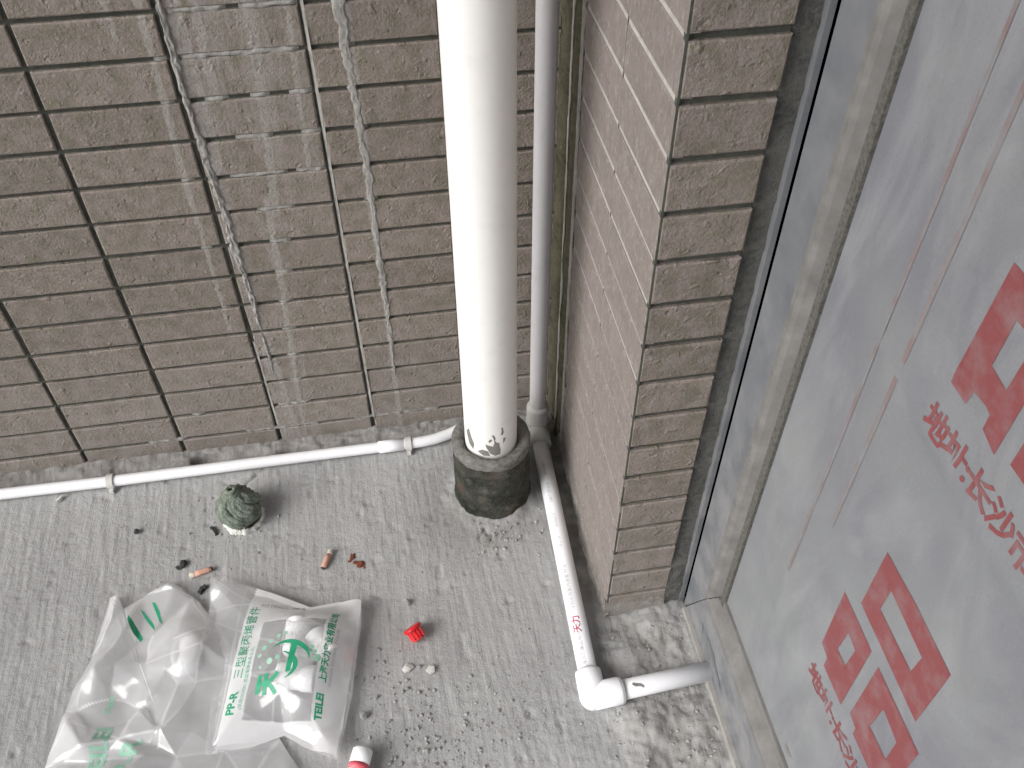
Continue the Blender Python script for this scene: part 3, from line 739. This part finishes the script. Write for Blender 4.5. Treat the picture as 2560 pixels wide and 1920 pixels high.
# ------------------------------------------------------------------ slim conduit along the wall
cp = thing('conduit', 'slim white conduit lying along the foot of the tiled wall, held by two clips', 'conduit', (.2, -.05, 0))
RC = .0086; ZC = .0115
path = [(-1.0, -.046, ZC), (-.6, -.0465, ZC), (-.119, -.047, ZC), (.05, -.049, ZC), (.25, -.0485, ZC), (.46, -.0482, ZC), (.50, -.0485, ZC), (.525, -.0480, ZC), (.545, -.0455, ZC), (.565, -.040, ZC), (.585, -.032, ZC), (.62, -.024, ZC+.004), (.66, -.022, ZC+.004)]
v, f = tube(path, RC, 28); put('pipe', v, f, M_ppr, cp, True)
v, f = tube([(.455, -.0482, ZC), (.4555, -.0482, ZC), (.4945, -.0485, ZC), (.495, -.0485, ZC)], [RC, RC+.0013, RC+.0013, RC], 28); put('coupling', v, f, M_ppr, cp, True)
def clip(x):
    V = []; n = 22; w_ = .0048; yc = -.0487; r0 = RC+.0002; r1 = RC+.0030
    for i in range(n):
        a = -R(30)+R(240)*i/(n-1)
        for (r_, xx) in ((r1, x-w_), (r1, x+w_), (r0, x+w_), (r0, x-w_)):
            V.append((xx, yc-r_*math.cos(a), ZC+r_*math.sin(a)))
    F = [(i*4+j, i*4+(j+1) % 4, (i+1)*4+(j+1) % 4, (i+1)*4+j) for i in range(n-1) for j in range(4)]+[(0, 1, 2, 3), ((n-1)*4+3, (n-1)*4+2, (n-1)*4+1, (n-1)*4)]
    b_ = box(x-w_*.7, x+w_*.6, yc-RC-.0065, yc-RC+.001, .0003, .0055)
    v_, f_ = join((V, F), b_); put('clip', v_, f_, M_clip, cp)
clip(.0445); clip(.5020)

# ------------------------------------------------------------------ plastic bags with fittings
def outline(poly, n):
    P = np.array(poly+[poly[0]], float); s = np.concatenate([[0], np.cumsum(np.hypot(*np.diff(P, axis=0).T))])
    t = np.linspace(0, s[-1], n, endpoint=False)
    return np.stack([np.interp(t, s, P[:, 0]), np.interp(t, s, P[:, 1])], 1)
def crease(x, y, seed, amp, freq, k=5, line=False):
    """sharp-edged broad folds of stiff film; line=True gives 1 along the fold lines instead"""
    rg = np.random.default_rng(seed); z = 0; ln = 0
    xx = x+.006*vnoise(x*9, y*9, 0, seed); yy = y+.006*vnoise(x*9+9, y*9, 0, seed+1)
    for i in range(k):
        a = rg.random()*math.pi; f_ = freq*(.6+.9*rg.random()); ph = rg.random(); am = (.4+rg.random())
        q = (xx*math.cos(a)+yy*math.sin(a))*f_+ph
        w_ = np.abs(q-np.floor(q)-.5)*2
        loc = .35+.65*sstep(-.5, .3, vnoise(x*7+i*3.1, y*7, 0, seed+i))        # each fold dies out along its length
        z = z+amp*np.sqrt(w_*w_+.0008)*am*loc/k*2
        ln = np.maximum(ln, sstep(.0030*f_, .0006*f_, np.minimum(w_, 1-w_)/2)*am*loc)
    return ln if line else z-amp*.9
def bag_sheet(poly, ctr, H, name, mat, parent, N=200, rings=46, pfun=None, relax=0):
    O = outline(poly, N); V = []; T = []
    ts = np.linspace(0, 1, rings+1)[1:]**.8
    V.append((ctr[0], ctr[1])); T.append(0)
    for t in ts:
        for p in O: V.append((ctr[0]+(p[0]-ctr[0])*t, ctr[1]+(p[1]-ctr[1])*t)); T.append(t)
    V = np.array(V); T = np.array(T)
    Z = H(V[:, 0], V[:, 1], T)
    for _ in range(relax):
        G = Z[1:].reshape(rings, N); Gp = np.vstack([G[:1], G, G[-1:]])
        Z[1:] = ((G*2+np.roll(G, 1, 1)+np.roll(G, -1, 1)+Gp[:-2]+Gp[2:])/6).ravel()
    ccw = False
    ar = sum(O[i-1][0]*O[i][1]-O[i][0]*O[i-1][1] for i in range(N)); ccw = ar < 0
    F = [(0, 1+(k+1) % N, 1+k) if ccw else (0, 1+k, 1+(k+1) % N) for k in range(N)]
    for r in range(rings-1):
        for k in range(N):
            a = 1+r*N+k; b_ = 1+r*N+(k+1) % N; F.append((a, b_, b_+N, a+N) if ccw else (a, a+N, b_+N, b_))
    W = np.column_stack([V, Z])
    o = put(name, W, F, mat, parent, True)
    at = o.data.attributes.new('print', 'FLOAT', 'POINT')
    at.data.foreach_set('value', (pfun(V[:, 0], V[:, 1]) if pfun else np.zeros(len(V))).astype(np.float32))
    bv = BVHTree.FromPolygons([Vector(p) for p in W], [tuple(q) for q in F])
    return o, bv
# --- clear crumpled bag underneath
poly1 = [(.0700, -.2535), (.0830, -.2555), (.0903, -.2768), (.1153, -.262), (.1459, -.2440), (.1540, -.2440), (.1929, -.2812), (.2250, -.3301), (.2700, -.402), (.3058, -.4916), (.345, -.560), (.330, -.640), (.17, -.665), (.02, -.650), (.005, -.56), (.0276, -.4806), (.0392, -.4117), (.0589, -.3491)]
c1 = (.165, -.46)
bag1 = thing('clear_bag', 'crumpled clear plastic bag with torn green lettering lying under the printed bag', 'bag', (c1[0], c1[1], 0))
KN = [(.0722, -.257, .012), (.0804, -.2593, .012), (.1543, -.2537, .020), (.1596, -.2625, .016), (.1861, -.279, .008), (.101, -.3198, .022), (.1224, -.3297, .008), (.1442, -.3274, .010), (.1345, -.3748, .026), (.0741, -.3593, .028), (.0953, -.3643, .018),
      (.1594, -.3899, .030), (.2130, -.3380, .022), (.172, -.3473, .032), (.0961, -.4053, .012), (.1386, -.4273, .014), (.204, -.413, .020), (.1332, -.4364, .028), (.1773, -.4065, .022), (.1161, -.4403, .010), (.1683, -.4671, .028), (.2016, -.4691, .014), (.0759, -.4707, .026),
      (.0916, -.4865, .010), (.1614, -.4843, .012), (.146, -.4959, .026), (.1873, -.4964, .010), (.0496, -.4337, .022), (.1137, -.4688, .022), (.2073, -.3677, .034), (.1760, -.3700, .033), (.1800, -.3860, .033), (.0731, -.3084, .016), (.0545, -.4152, .006), (.0738, -.4422, .008),
      (.24, -.50, .008), (.27, -.54, .014), (.10, -.53, .028), (.16, -.54, .008), (.21, -.56, .022), (.06, -.57, .012), (.13, -.60, .026), (.20, -.62, .010), (.28, -.60, .010), (.245, -.44, .008), (.27, -.47, .008)]
from mathutils.geometry import delaunay_2d_cdt
bd = [(c1[0]+(p[0]-c1[0])*1.02, c1[1]+(p[1]-c1[1])*1.02) for p in poly1]
p2 = [Vector(p) for p in bd]+[Vector(k[:2]) for k in KN]; zk = [.0045]*len(bd)+[k[2] for k in KN]
cv, ce, cf, ov, _, _ = delaunay_2d_cdt(p2, [(i, (i+1) % len(bd)) for i in range(len(bd))], [], 1, 1e-6)
cz = [zk[o_[0]] if o_ else .006 for o_ in ov]
fold_bvh = BVHTree.FromPolygons([Vector((a.x, a.y, z_)) for a, z_ in zip(cv, cz)], [tuple(q_) for q_ in cf])
eset = sorted({tuple(sorted((q_[i], q_[(i+1) % len(q_)]))) for q_ in cf for i in range(len(q_))})
EW = {e_: random.random() for e_ in eset}
def warp1(x, y): return x+.0045*vnoise(x*38, y*38, 0, 190)+.006*vnoise(x*15, y*15, 0, 192), y+.0045*vnoise(x*38+7, y*38, 0, 191)+.006*vnoise(x*15+5, y*15, 0, 193)
def H1(x, y, t):
    z = np.zeros(len(x)); xw, yw = warp1(x, y)
    for i in range(len(x)):
        h = fold_bvh.ray_cast(Vector((xw[i], yw[i], .3)), Vector((0, 0, -1))); z[i] = h[0].z if h[0] else .0045
    z = z+.0016*vnoise(x*28, y*28, 0, 90)+.0042*crease(x, y, 95, 1, 15, 4)*(1-t**6)*sstep(-.3, .4, vnoise(x*9, y*9, 0, 194))
    z = np.maximum(z, .0345*np.exp(-(((x-.1900)/.030)**2+((y+.366)/.040)**2)**3))
    return np.maximum(z, .0030)
def P1(x, y):
    ln = np.zeros(len(x)); x0_, y0_ = x, y; x, y = warp1(x, y)
    for (a, b_), w_ in EW.items():
        ax_, ay = cv[a]; dx, dy = cv[b_][0]-ax_, cv[b_][1]-ay
        t = np.clip(((x-ax_)*dx+(y-ay)*dy)/(dx*dx+dy*dy+1e-12), 0, 1)
        ln = np.maximum(ln, sstep(.0024, .0004, np.hypot(x-ax_-t*dx, y-ay-t*dy))*max(0, w_*1.7-.8))
    return np.clip(.5*sstep(-.2, .5, vnoise(x*11, y*11, 0, 97))+.7*ln, 0, 1)
s1, bv1 = bag_sheet(poly1, c1, H1, 'top_sheet', M_bag_clear, bag1, 400, 120, P1, 4)
bag_sheet(poly1, c1, lambda x, y, t: .0016+.0004*fbm(x*40, y*40, 0, 2, 98), 'bottom_sheet', M_bag_clear, bag1, 120, 12)
# --- printed bag on top
poly2 = [(.2110, -.2540), (.2493, -.2650), (.297, -.2895), (.3464, -.3190), (.3848, -.3170), (.4165, -.3240), (.4140, -.3545), (.4070, -.3946), (.3980, -.449), (.3880, -.4945), (.3770, -.5320), (.3560, -.5215), (.3400, -.5122), (.3131, -.4925), (.2767, -.5000), (.2180, -.5010), (.2203, -.4467), (.2255, -.3993), (.2131, -.363), (.2090, -.3148)]
c2 = (.312, -.405)
bag2 = thing('printed_bag', 'milky plastic bag of white fittings with green printed lettering and a clear window', 'bag', (c2[0], c2[1], 0))
UV = np.array([.192, .981]); UU = np.array([.981, -.192]); O2 = np.array([.252, -.466])   # bag axes: v up the bag, u across
FIT = [(.333, -.372, .021), (.372, -.384, .020), (.330, -.425, .022), (.352, -.452, .016)]
def H2(x, y, t):
    env = 1-t**2.6
    z = .0125+(1-t**3.0)*.020+.0215*np.exp(-(((x-.348)/.062)**2+((y+.400)/.072)**2)**2)
    z = z*(1-t**7)+.010*t**7
    z = z+crease(x, y, 101, .0075, 8, 5)*(.3+.7*env)+crease(x, y, 105, .0016, 26, 3)
    z = z+.016*np.exp(-(((x-.222)/.03)**2+((y+.262)/.025)**2))*t**3+.014*np.exp(-(((x-.41)/.02)**2+((y+.33)/.03)**2))*t**4+.015*np.exp(-(((x-.372)/.02)**2+((y+.522)/.02)**2))*t**4
    return np.maximum(z, .0125)
def P2(x, y):
    u = (x-O2[0])*UU[0]+(y-O2[1])*UU[1]; v_ = (x-O2[0])*UV[0]+(y-O2[1])*UV[1]
    d_ = np.maximum.reduce([.012-u, u-.098, -.001-v_, v_-.128]); win = sstep(.0012, -.0012, d_)
    d2_ = np.maximum.reduce([-.016-u, u-.135, -.06-v_, v_-.19]); pr = sstep(.0012, -.0012, d2_)
    return np.clip(pr*(1-win)+.35*crease(x, y, 101, 1, 8, 5, True), 0, 1)
s2_, bv2 = bag_sheet(poly2, c2, H2, 'top_sheet', M_bag, bag2, 240, 90, P2)
bag_sheet(poly2, c2, lambda x, y, t: .0118+.0003*fbm(x*40, y*40, 0, 2, 108)-.0016*t, 'bottom_sheet', M_bag_clear, bag2, 120, 12)
def on_bag(bv, x, y, off=.0005):
    h = bv.ray_cast(Vector((x, y, .3)), Vector((0, 0, -1)))
    return (x, y, (h[0].z if h[0] else .012)+off)
def bag_text(body, size, u, v_, mat, rot=90, bold=0.0, name='lettering', bv=None, sheet=None, sx=1.0, clip=None):
    V, F = text_mesh(body, size, bold, .0035)
    bv = bv or bv2; sheet = sheet or s2_
    c, s = math.cos(R(rot)), math.sin(R(rot)); out = []
    for a, b_, _ in V:
        a *= sx
        uu = u+a*c-b_*s; vv = v_+a*s+b_*c; p = O2+UU*uu+UV*vv
        out.append(on_bag(bv, p[0], p[1]))
    put(name, out, F, mat, sheet)
bag_text('PP-R', .0150, -.0005, .004, M_green, 90, .0005)
bag_text('三型聚丙烯管件', .0150, -.0005, .050, M_green, 90, 0)
bag_text('(采用ISO9001质量管理体系认证)', .0058, .0085, .010, M_green_pale, 90, .0001)
bag_text('TEILEI', .0115, .110, .000, M_green, 90, .0005)
bag_text('上海天力实业有限公司', .0100, .110, .043, M_green, 90, .0003)
bag_text('SHANGHAI TEILEI INDUSTRY CO.,LTD.', .0045, .1165, .040, M_greyprint, 90)
bag_text('FITTINGS   PP-R', .0085, .000, .155, M_greyprint, 0)
bag_text('FITTINGS   PART', .0085, -.012, -.040, M_greyprint, 0)
bag_text('天', .0300, .048, .026, M_green, 90, .0016, sx=.85)
# swoosh and dots of the printed emblem
def bag_shape(loops, mat, name='emblem'):
    V, F = flat_mesh(loops, .004)
    put(name, [on_bag(bv2, *(O2+UU*a+UV*b_)) for a, b_, _ in V], F, mat, s2_)
def arc(cx, cy, r0, r1, a0, a1, n=22):
    A_ = [(cx+r0*math.cos(R(a0+(a1-a0)*i/n)), cy+r0*.8*math.sin(R(a0+(a1-a0)*i/n))) for i in range(n+1)]
    B_ = [(cx+(r0-r1*math.sin(math.pi*i/n)-.0004)*math.cos(R(a0+(a1-a0)*i/n)), cy+(r0-r1*math.sin(math.pi*i/n)-.0004)*.8*math.sin(R(a0+(a1-a0)*i/n))) for i in range(n, -1, -1)]
    return [A_+B_]
bag_shape(arc(.060, .072, .027, .007, 150, -10), M_green); bag_shape(arc(.052, .060, .022, .006, 95, -70), M_green)
bag_shape([[(.060, .050), (.066, .052), (.069, .090), (.060, .094)]], M_green)
for (a, b_, r_) in ((.024, .086, .0036), (.032, .094, .0033), (.041, .100, .0030), (.050, .103, .0028), (.020, .076, .003), (.087, .085, .0032), (.092, .079, .003), (.096, .071, .0052), (.024, .060, .002), (.036, .066, .004), (.046, .070, .003)):
    bag_shape([[(a+r_*math.cos(R(30*i)), b_+r_*math.sin(R(30*i))) for i in range(12)]], M_green_pale)
# torn lettering on the clear bag (mirrored and foreshortened by its folds)
def bag1_text(body, size, x, y, rot, mat, bold):
    V, F = text_mesh(body, size, bold, .0035); c, s = math.cos(R(rot)), math.sin(R(rot))
    put('lettering', [on_bag(bv1, x+a*c-b_*s, y+a*s+b_*c) for a, b_, _ in V], F, mat, s1)
bag1_text('TEILEI', .027, .098, -.515, 86, M_green_pale, .0009)
bag1_text('Fax:', .015, .097, -.428, 84, M_green_pale, .0004)
bag1_text('PP-R', .032, .133, -.535, 82, M_green_pale, .0012)
for st in ([(.1019, -.2913), (.1094, -.3015), (.125, -.3288), (.1225, -.3336), (.1117, -.3196), (.1021, -.2985)], [(.1146, -.2806), (.1199, -.2852), (.1367, -.3096), (.1402, -.3208), (.1339, -.3127), (.1228, -.2965)], [(.1295, -.2729), (.1344, -.2747), (.1424, -.2907), (.1485, -.3115), (.1442, -.3072), (.1368, -.2898)]):
    V, F = flat_mesh([st], .004); put('lettering', [on_bag(bv1, a, b_) for a, b_, _ in V], F, M_green, s1)

def fitting(name, label, cat, loc, axis_dir, r, L, group=None, elbow=None, mat=M_white):
    t = thing(name, label, cat, loc, group); a = Vector(axis_dir).normalized(); p = Vector(loc)
    path = [p-a*L/2, p-a*(L/2-.002), p-a*L*.16, p-a*L*.12, p+a*L*.12, p+a*L*.16, p+a*(L/2-.002), p+a*L/2]
    v_, f_ = tube(path, [r-.0012, r, r, r-.0016, r-.0016, r, r, r-.0012], 32); put('body', v_, f_, mat, t, True)
    if elbow:
        e = Vector(elbow).normalized(); v_, f_ = tube([p+e*r*.3, p+e*(r+.014), p+e*(r+.016)], [r, r, r-.001], 32); put('branch', v_, f_, mat, t, True)
    return t
fitting('pipe_fitting', 'white plastic socket standing at the top of the printed bag window', 'fitting', (.3315, -.370, .0290), (.10, .98, .0), .0168, .046)
fitting('pipe_fitting', 'white plastic fitting under the company name on the printed bag', 'fitting', (.3640, -.388, .0290), (-.55, .80, 0), .0165, .040)
fitting('pipe_fitting', 'white plastic tee in the middle of the printed bag, below the green arc', 'fitting', (.3310, -.427, .0290), (.95, -.25, 0), .0168, .050, elbow=(.2, .95, 0))
fitting('pipe_fitting', 'white plastic socket inside the clear bag, at its border with the printed bag', 'fitting', (.1900, -.3660, .0165), (.05, 1, 0), .0140, .044)
tb = thing('plastic_tube', 'short white plastic tube with a pink band lying beside the printed bag', 'tube', (.398, -.552, 0))
tz = .0128; p0 = Vector((.4085, -.5255, tz)); td = Vector((-.30, -.95, 0)).normalized()
v, f = tube([p0, p0+td*.0012, p0+td*.0185], [.0112, .0124, .0124], 36); put('cap', v, f, M_white, tb, True)
v, f = tube([p0+td*.0185, p0+td*.026], .01255, 36); put('band', v, f, M_pinkband, tb, True)
v, f = tube([p0+td*.026, p0+td*.075, p0+td*.077], [.0120, .0120, .0105], 36); put('barrel', v, f, M_white, tb, True)

# ------------------------------------------------------------------ knotted cloth plug
RS = 1.18
rag = thing('cloth_plug', 'knotted dark green cloth plugging a floor hole, ringed by torn white plastic', 'cloth', (.247, -.143, 0))
RXc, RYc = .247, -.143
NB_, NR_ = 150, 60; V = []
for j in range(NR_+1):
    t = j/NR_
    for i in range(NB_):
        a = 2*math.pi*i/NB_
        prof_r = .0225*(1-.10*(1-t))*(math.sin(math.pi*min(1, .12+.62*t)))**.75 if t > 0 else .001
        tw = a*1.0+2.6*(1-t)
        pl = abs(math.sin(2.5*tw+.5*math.sin(3*a)))**.5*.0075+abs(math.sin(9*tw+4*t+2*math.sin(a)))*.0020
        prof_r += pl*math.sin(math.pi*min(1, t*1.05))-.0025*t+.0012*float(vnoise(math.cos(a)*5, math.sin(a)*5, t*9, 120))
        z = .044*(1-t)**.85-.002+.0015*float(vnoise(math.cos(a)*3, math.sin(a)*3, t*6, 121))
        lean = (1-t)*.012
        V.append((RXc-lean*.35+prof_r*math.cos(a), RYc+lean*.6+prof_r*math.sin(a), z))
F = [(j*NB_+i, (j+1)*NB_+i, (j+1)*NB_+(i+1) % NB_, j*NB_+(i+1) % NB_) for j in range(NR_) for i in range(NB_)]
body = put('cloth', V, F, M_cloth, rag, True)
pts = []; rr_ = []
for i in range(46):
    a = i*.42; t = i/45
    pts.append((RXc-.006+(.0105-.006*t)*math.cos(a), RYc+.009+(.0105-.006*t)*math.sin(a), .036+.013*t)); rr_.append(.0044-.0018*t+.0006*math.sin(i*1.7))
v, f = tube(pts, rr_, 12); put('knot', v, f, M_cloth, rag, True)
for (a0, a1, z0, z1) in ((-2.6, -.6, .034, .010), (-1.9, .4, .028, .006), (-3.3, -1.2, .024, .004), (2.2, 3.6, .034, .012)):
    pts = []; rr_ = []
    for i in range(18):
        t = i/17; a = a0+(a1-a0)*t; r_ = .014+.0085*math.sin(math.pi*min(1, .25+.6*t))
        pts.append((RXc+r_*math.cos(a), RYc+.004*(1-t)+r_*math.sin(a), z0+(z1-z0)*t)); rr_.append(.0042*math.sin(math.pi*(.12+.8*t))+.0008)
    v, f = tube(pts, rr_, 10); put('fold', v, f, M_cloth, rag, True)
V = []; n = 90
for i in range(n):
    a = 2*math.pi*i/n; e = float(vnoise(math.cos(a)*6, math.sin(a)*6, 0, 130))
    ri = .0225+.0015*e; ro = .0262+.0022*float(vnoise(math.cos(a)*14, math.sin(a)*14, 0, 131))
    hz = .0035+.003*max(0, e)+(.004 if -2.6 < (a if a < math.pi else a-2*math.pi) < -1.2 else 0)*abs(float(vnoise(i*.9, 0, 0, 132)))
    V += [(RXc+ri*math.cos(a), RYc+ri*math.sin(a), hz), (RXc+(ri+ro)/2*math.cos(a), RYc+(ri+ro)/2*math.sin(a), hz*.8), (RXc+ro*math.cos(a), RYc+ro*math.sin(a), -.0008)]
F = [(3*i+j, 3*((i+1) % n)+j, 3*((i+1) % n)+j+1, 3*i+j+1) for i in range(n) for j in range(2)]
put('torn_rim', V, F, M_fray, rag, True)
for q in range(14):
    a = R(-165+q*6.5); L_ = random.uniform(.006, .014); r_ = .024
    p = Vector((RXc+r_*math.cos(a), RYc+r_*math.sin(a), .002)); d_ = Vector((math.cos(a+random.uniform(-1.2, 1.2))*-.4, math.sin(a)*-.3, .8)).normalized()
    v, f = tube([p, p+d_*L_*.5, p+d_*L_+Vector((random.uniform(-.003, .003), .001, -.001))], [.0009, .0008, .0004], 6); put('fray', v, f, M_fray, rag)

rag.scale = (RS, RS, RS)

# ------------------------------------------------------------------ small litter
def butt(x, y, ang, label, L=.031, r=.0040):
    t = thing('cigarette_butt', label, 'cigarette butt', (x, y, 0)); d_ = Vector((math.cos(R(ang)), math.sin(R(ang)), 0)); z = fz(x, y)+r*.95
    p = Vector((x, y, z))-d_*L/2
    v_, f_ = tube([p, p+d_*.0006, p+d_*.006, p+d_*.0075], [r*.82, r*.97, r, r*.98], 20); put('tip', v_, f_, M_ash, t, True)
    v_, f_ = tube([p+d_*.0075, p+d_*.016+Vector((0, 0, .0004)), p+d_*.025, p+d_*L], [r*.98, r*1.03, r*.96, r*.9], 20); put('filter', v_, f_, M_butt, t, True)
    v_, f_ = tube([p+d_*L, p+d_*(L+.0008), p+d_*(L+.0014)], [r*.88, r*.7, r*.3], 16); put('burnt_end', v_, f_, M_char, t, True)
butt(.1905, -.2310, 14, 'orange cigarette butt lying beside the black crumb near the clear bag')
butt(.3690, -.2385, -113, 'orange cigarette butt lying beside the rust flakes')
def lump(name, label, cat, x, y, r, mat, sq=(1, 1, .7), seed=1, rot=0, n=1, group=None):
    rg = np.random.default_rng(seed); parts = []
    for k in range(n):
        v_, f_ = stone(r*(1 if k == 0 else rg.uniform(.3, .7)), rg, sq)
        c_, s_ = math.cos(R(rot)), math.sin(R(rot))
        if n == 1 and rot: pass
        off = np.array([0, 0, 0]) if k == 0 else np.array([rg.uniform(-1, 1)*r*1.2, rg.uniform(-1, 1)*r*1.2, 0])
        parts.append((v_+off, f_))
    v_, f_ = join(*parts); o = put(name, v_+np.array([x, y, fz(x, y)-.0004]), f_, mat, None, at=(x, y, 0)); return tag(o, label, cat, group)
def sliver(name, label, x, y, ang, L, W, T, mat, seed):
    rg = np.random.default_rng(seed); n = 6; V = []
    d_ = np.array([math.cos(R(ang)), math.sin(R(ang))]); q = np.array([-d_[1], d_[0]]); z0 = fz(x, y)
    for i in range(n):
        t = i/(n-1)-.5; w_ = W*(.75+.5*rg.random())/2; bend = .12*L*math.cos(t*3)
        for (u, zz) in ((-1, 0), (1, 0), (.8, T), (-.8, T)):
            p = np.array([x, y])+d_*t*L+q*(u*w_+bend); V.append((p[0], p[1], z0+zz*(.8+.4*rg.random())))
    F = [(i*4+j, i*4+(j+1) % 4, (i+1)*4+(j+1) % 4, (i+1)*4+j) for i in range(n-1) for j in range(4)]+[(0, 1, 2, 3), ((n-1)*4+3, (n-1)*4+2, (n-1)*4+1, (n-1)*4)]
    return tag(put(name, V, F, mat, None, at=(x, y, 0)), label, 'chip')
sliver('black_chip', 'curved black chip lying beside the knotted cloth plug', .2035, -.1600, -58, .0175, .0052, .003, M_char, 3)
sliver('black_chip', 'black oblong chip lying by the tip of the clear bag', .1955, -.2590, 48, .0140, .0068, .004, M_char, 5)
lump('black_crumb', 'jagged black crumb lying beside the orange cigarette butt', 'crumb', .1640, -.2135, .0068, M_char, (1.3, .8, .6), 8, n=4)
lump('black_crumb', 'small dark crumb lying alone on the floor between conduit and clear bag', 'crumb', .0915, -.1435, .0046, M_char, (1.2, .9, .7), 9)
lump('rust_flake', 'reddish brown rust flakes beside the cigarette butt, upper piece', 'rust', .4040, -.2390, .0052, M_rust, (1.2, .8, .35), 11, n=5)
lump('rust_flake', 'reddish brown rust flakes beside the cigarette butt, lower piece', 'rust', .4145, -.2545, .0058, M_rust, (1.1, 1, .35), 12, n=6)
lump('pale_chip', 'whitish chip below the red cap, the flatter one closer to the printed bag', 'chip', .4705, -.4235, .0074, M_chip, (1.2, .8, .4), 14)
lump('pale_chip', 'whitish chip below the red cap, the chunkier one further from the printed bag', 'chip', .4990, -.4300, .0066, M_chip, (.9, 1, .6), 15)
lump('pale_chip', 'whitish chip lying against the slim conduit', 'chip', -.0320, -.0640, .0062, M_chip, (1.2, .7, .6), 16)
lump('pebble', 'dark grey pebble lying between the rust flakes and the red cap', 'pebble', .4775, -.3265, .0058, M_stone, (1, 1, .8), 17)
lump('pebble', 'grey pebble with a pale side lying beside the edge of the printed bag', 'pebble', .4105, -.4790, .0062, M_stone, (1, 1, .8), 18)

sliver('cement_flake', 'thin grey flake lying in the dirt in front of the mossy plinth', .6050, -.2410, 62, .026, .007, .0022, M_fill, 21)
# red threaded plug
rc = thing('red_cap', 'small red ribbed plastic plug lying tipped on the bare concrete', 'cap', (.486, -.382, 0))
axv = Vector((.40, -.62, -.50)).normalized(); c0 = Vector((.4815, -.3755, fz(.485, -.38)+.0150))
q = axv.to_track_quat('Z', 'Y').to_matrix()
def loc_lathe(prof, n=48, disp=None):
    v_, f_ = lathe(prof, n, (0,0,0), disp); return np.array([tuple(c0+q@Vector(p)) for p in v_]), f_
v, f = loc_lathe([(0, -.0035), (.0085, -.0035), (.0122, -.003), (.0130, -.0015), (.0130, .0005), (.0105, .0012)]); put('flange', v, f, M_redcap, rc, True)
v, f = loc_lathe([(.0102, .0010), (.0102, .0035), (.0093, .0040), (.0100, .0048), (.0100, .0075), (.0091, .0080), (.0097, .0088), (.0096, .0115), (.0086, .0122), (.0088, .0150), (.0070, .0160), (0, .0160)], 48, lambda a, z, r: (-.0014 if (abs(math.sin(2*a)) < .22 and r > .004) else 0)); put('body', v, f, M_redcap, rc)
for k in range(4):
    a = k*math.pi/2+.785; d_ = Vector((math.cos(a), math.sin(a), 0)); s_ = Vector((-math.sin(a), math.cos(a), 0))
    v_, f_ = box(.0085, .0112, -.0011, .0011, .001, .0135); v_ = np.array([tuple(c0+q@(d_*p[0]+s_*p[1]+Vector((0, 0, p[2])))) for p in v_]); put('rib', v_, f_, M_redcap, rc)

# grit and gravel nobody could count
rg = np.random.default_rng(5); VV = []; FF = []; n0 = 0
def scatter(num, fx, fy, rlo, rhi, pw=2.5):
    global n0
    for _ in range(num):
        x, y = fx(), fy()
        if y > -.03 or x > .845 or (x > .735 and y > -.392) or math.hypot(x-CX, y-CY) < .06: continue
        r_ = rlo+(rhi-rlo)*rg.random()**pw
        v_, f_ = stone(r_, rg, (1, 1, .75)); z = fz(x, y)-r_*.3
        VV.append(v_+np.array([x, y, z])); FF.extend([tuple(i+n0 for i in t) for t in f_]); n0 += len(v_)
U = rg.uniform; Nn = rg.normal
scatter(420, lambda: U(-.2, .72), lambda: U(-.62, -.05), .0005, .0017, 3)
scatter(300, lambda: Nn(.50, .055), lambda: Nn(-.53, .035), .0005, .0030, 2.6)
scatter(160, lambda: Nn(.60, .06), lambda: Nn(-.49, .05), .0005, .0020, 2.6)
scatter(220, lambda: U(.70, .845), lambda: U(-.62, -.40), .0005, .0026, 2.8)
scatter(130, lambda: Nn(.63, .035), lambda: Nn(-.235, .022), .0006, .0030, 2.2)
scatter(80, lambda: U(.16, .33), lambda: U(-.21, -.09), .0006, .0026, 2.4)
scatter(70, lambda: Nn(.45, .05), lambda: Nn(-.44, .02), .0006, .0032, 2.5)
gv = put('gravel', np.concatenate(VV), FF, M_stone); tag(gv, 'loose grey grit and gravel strewn over the concrete floor', 'gravel', kind='stuff')
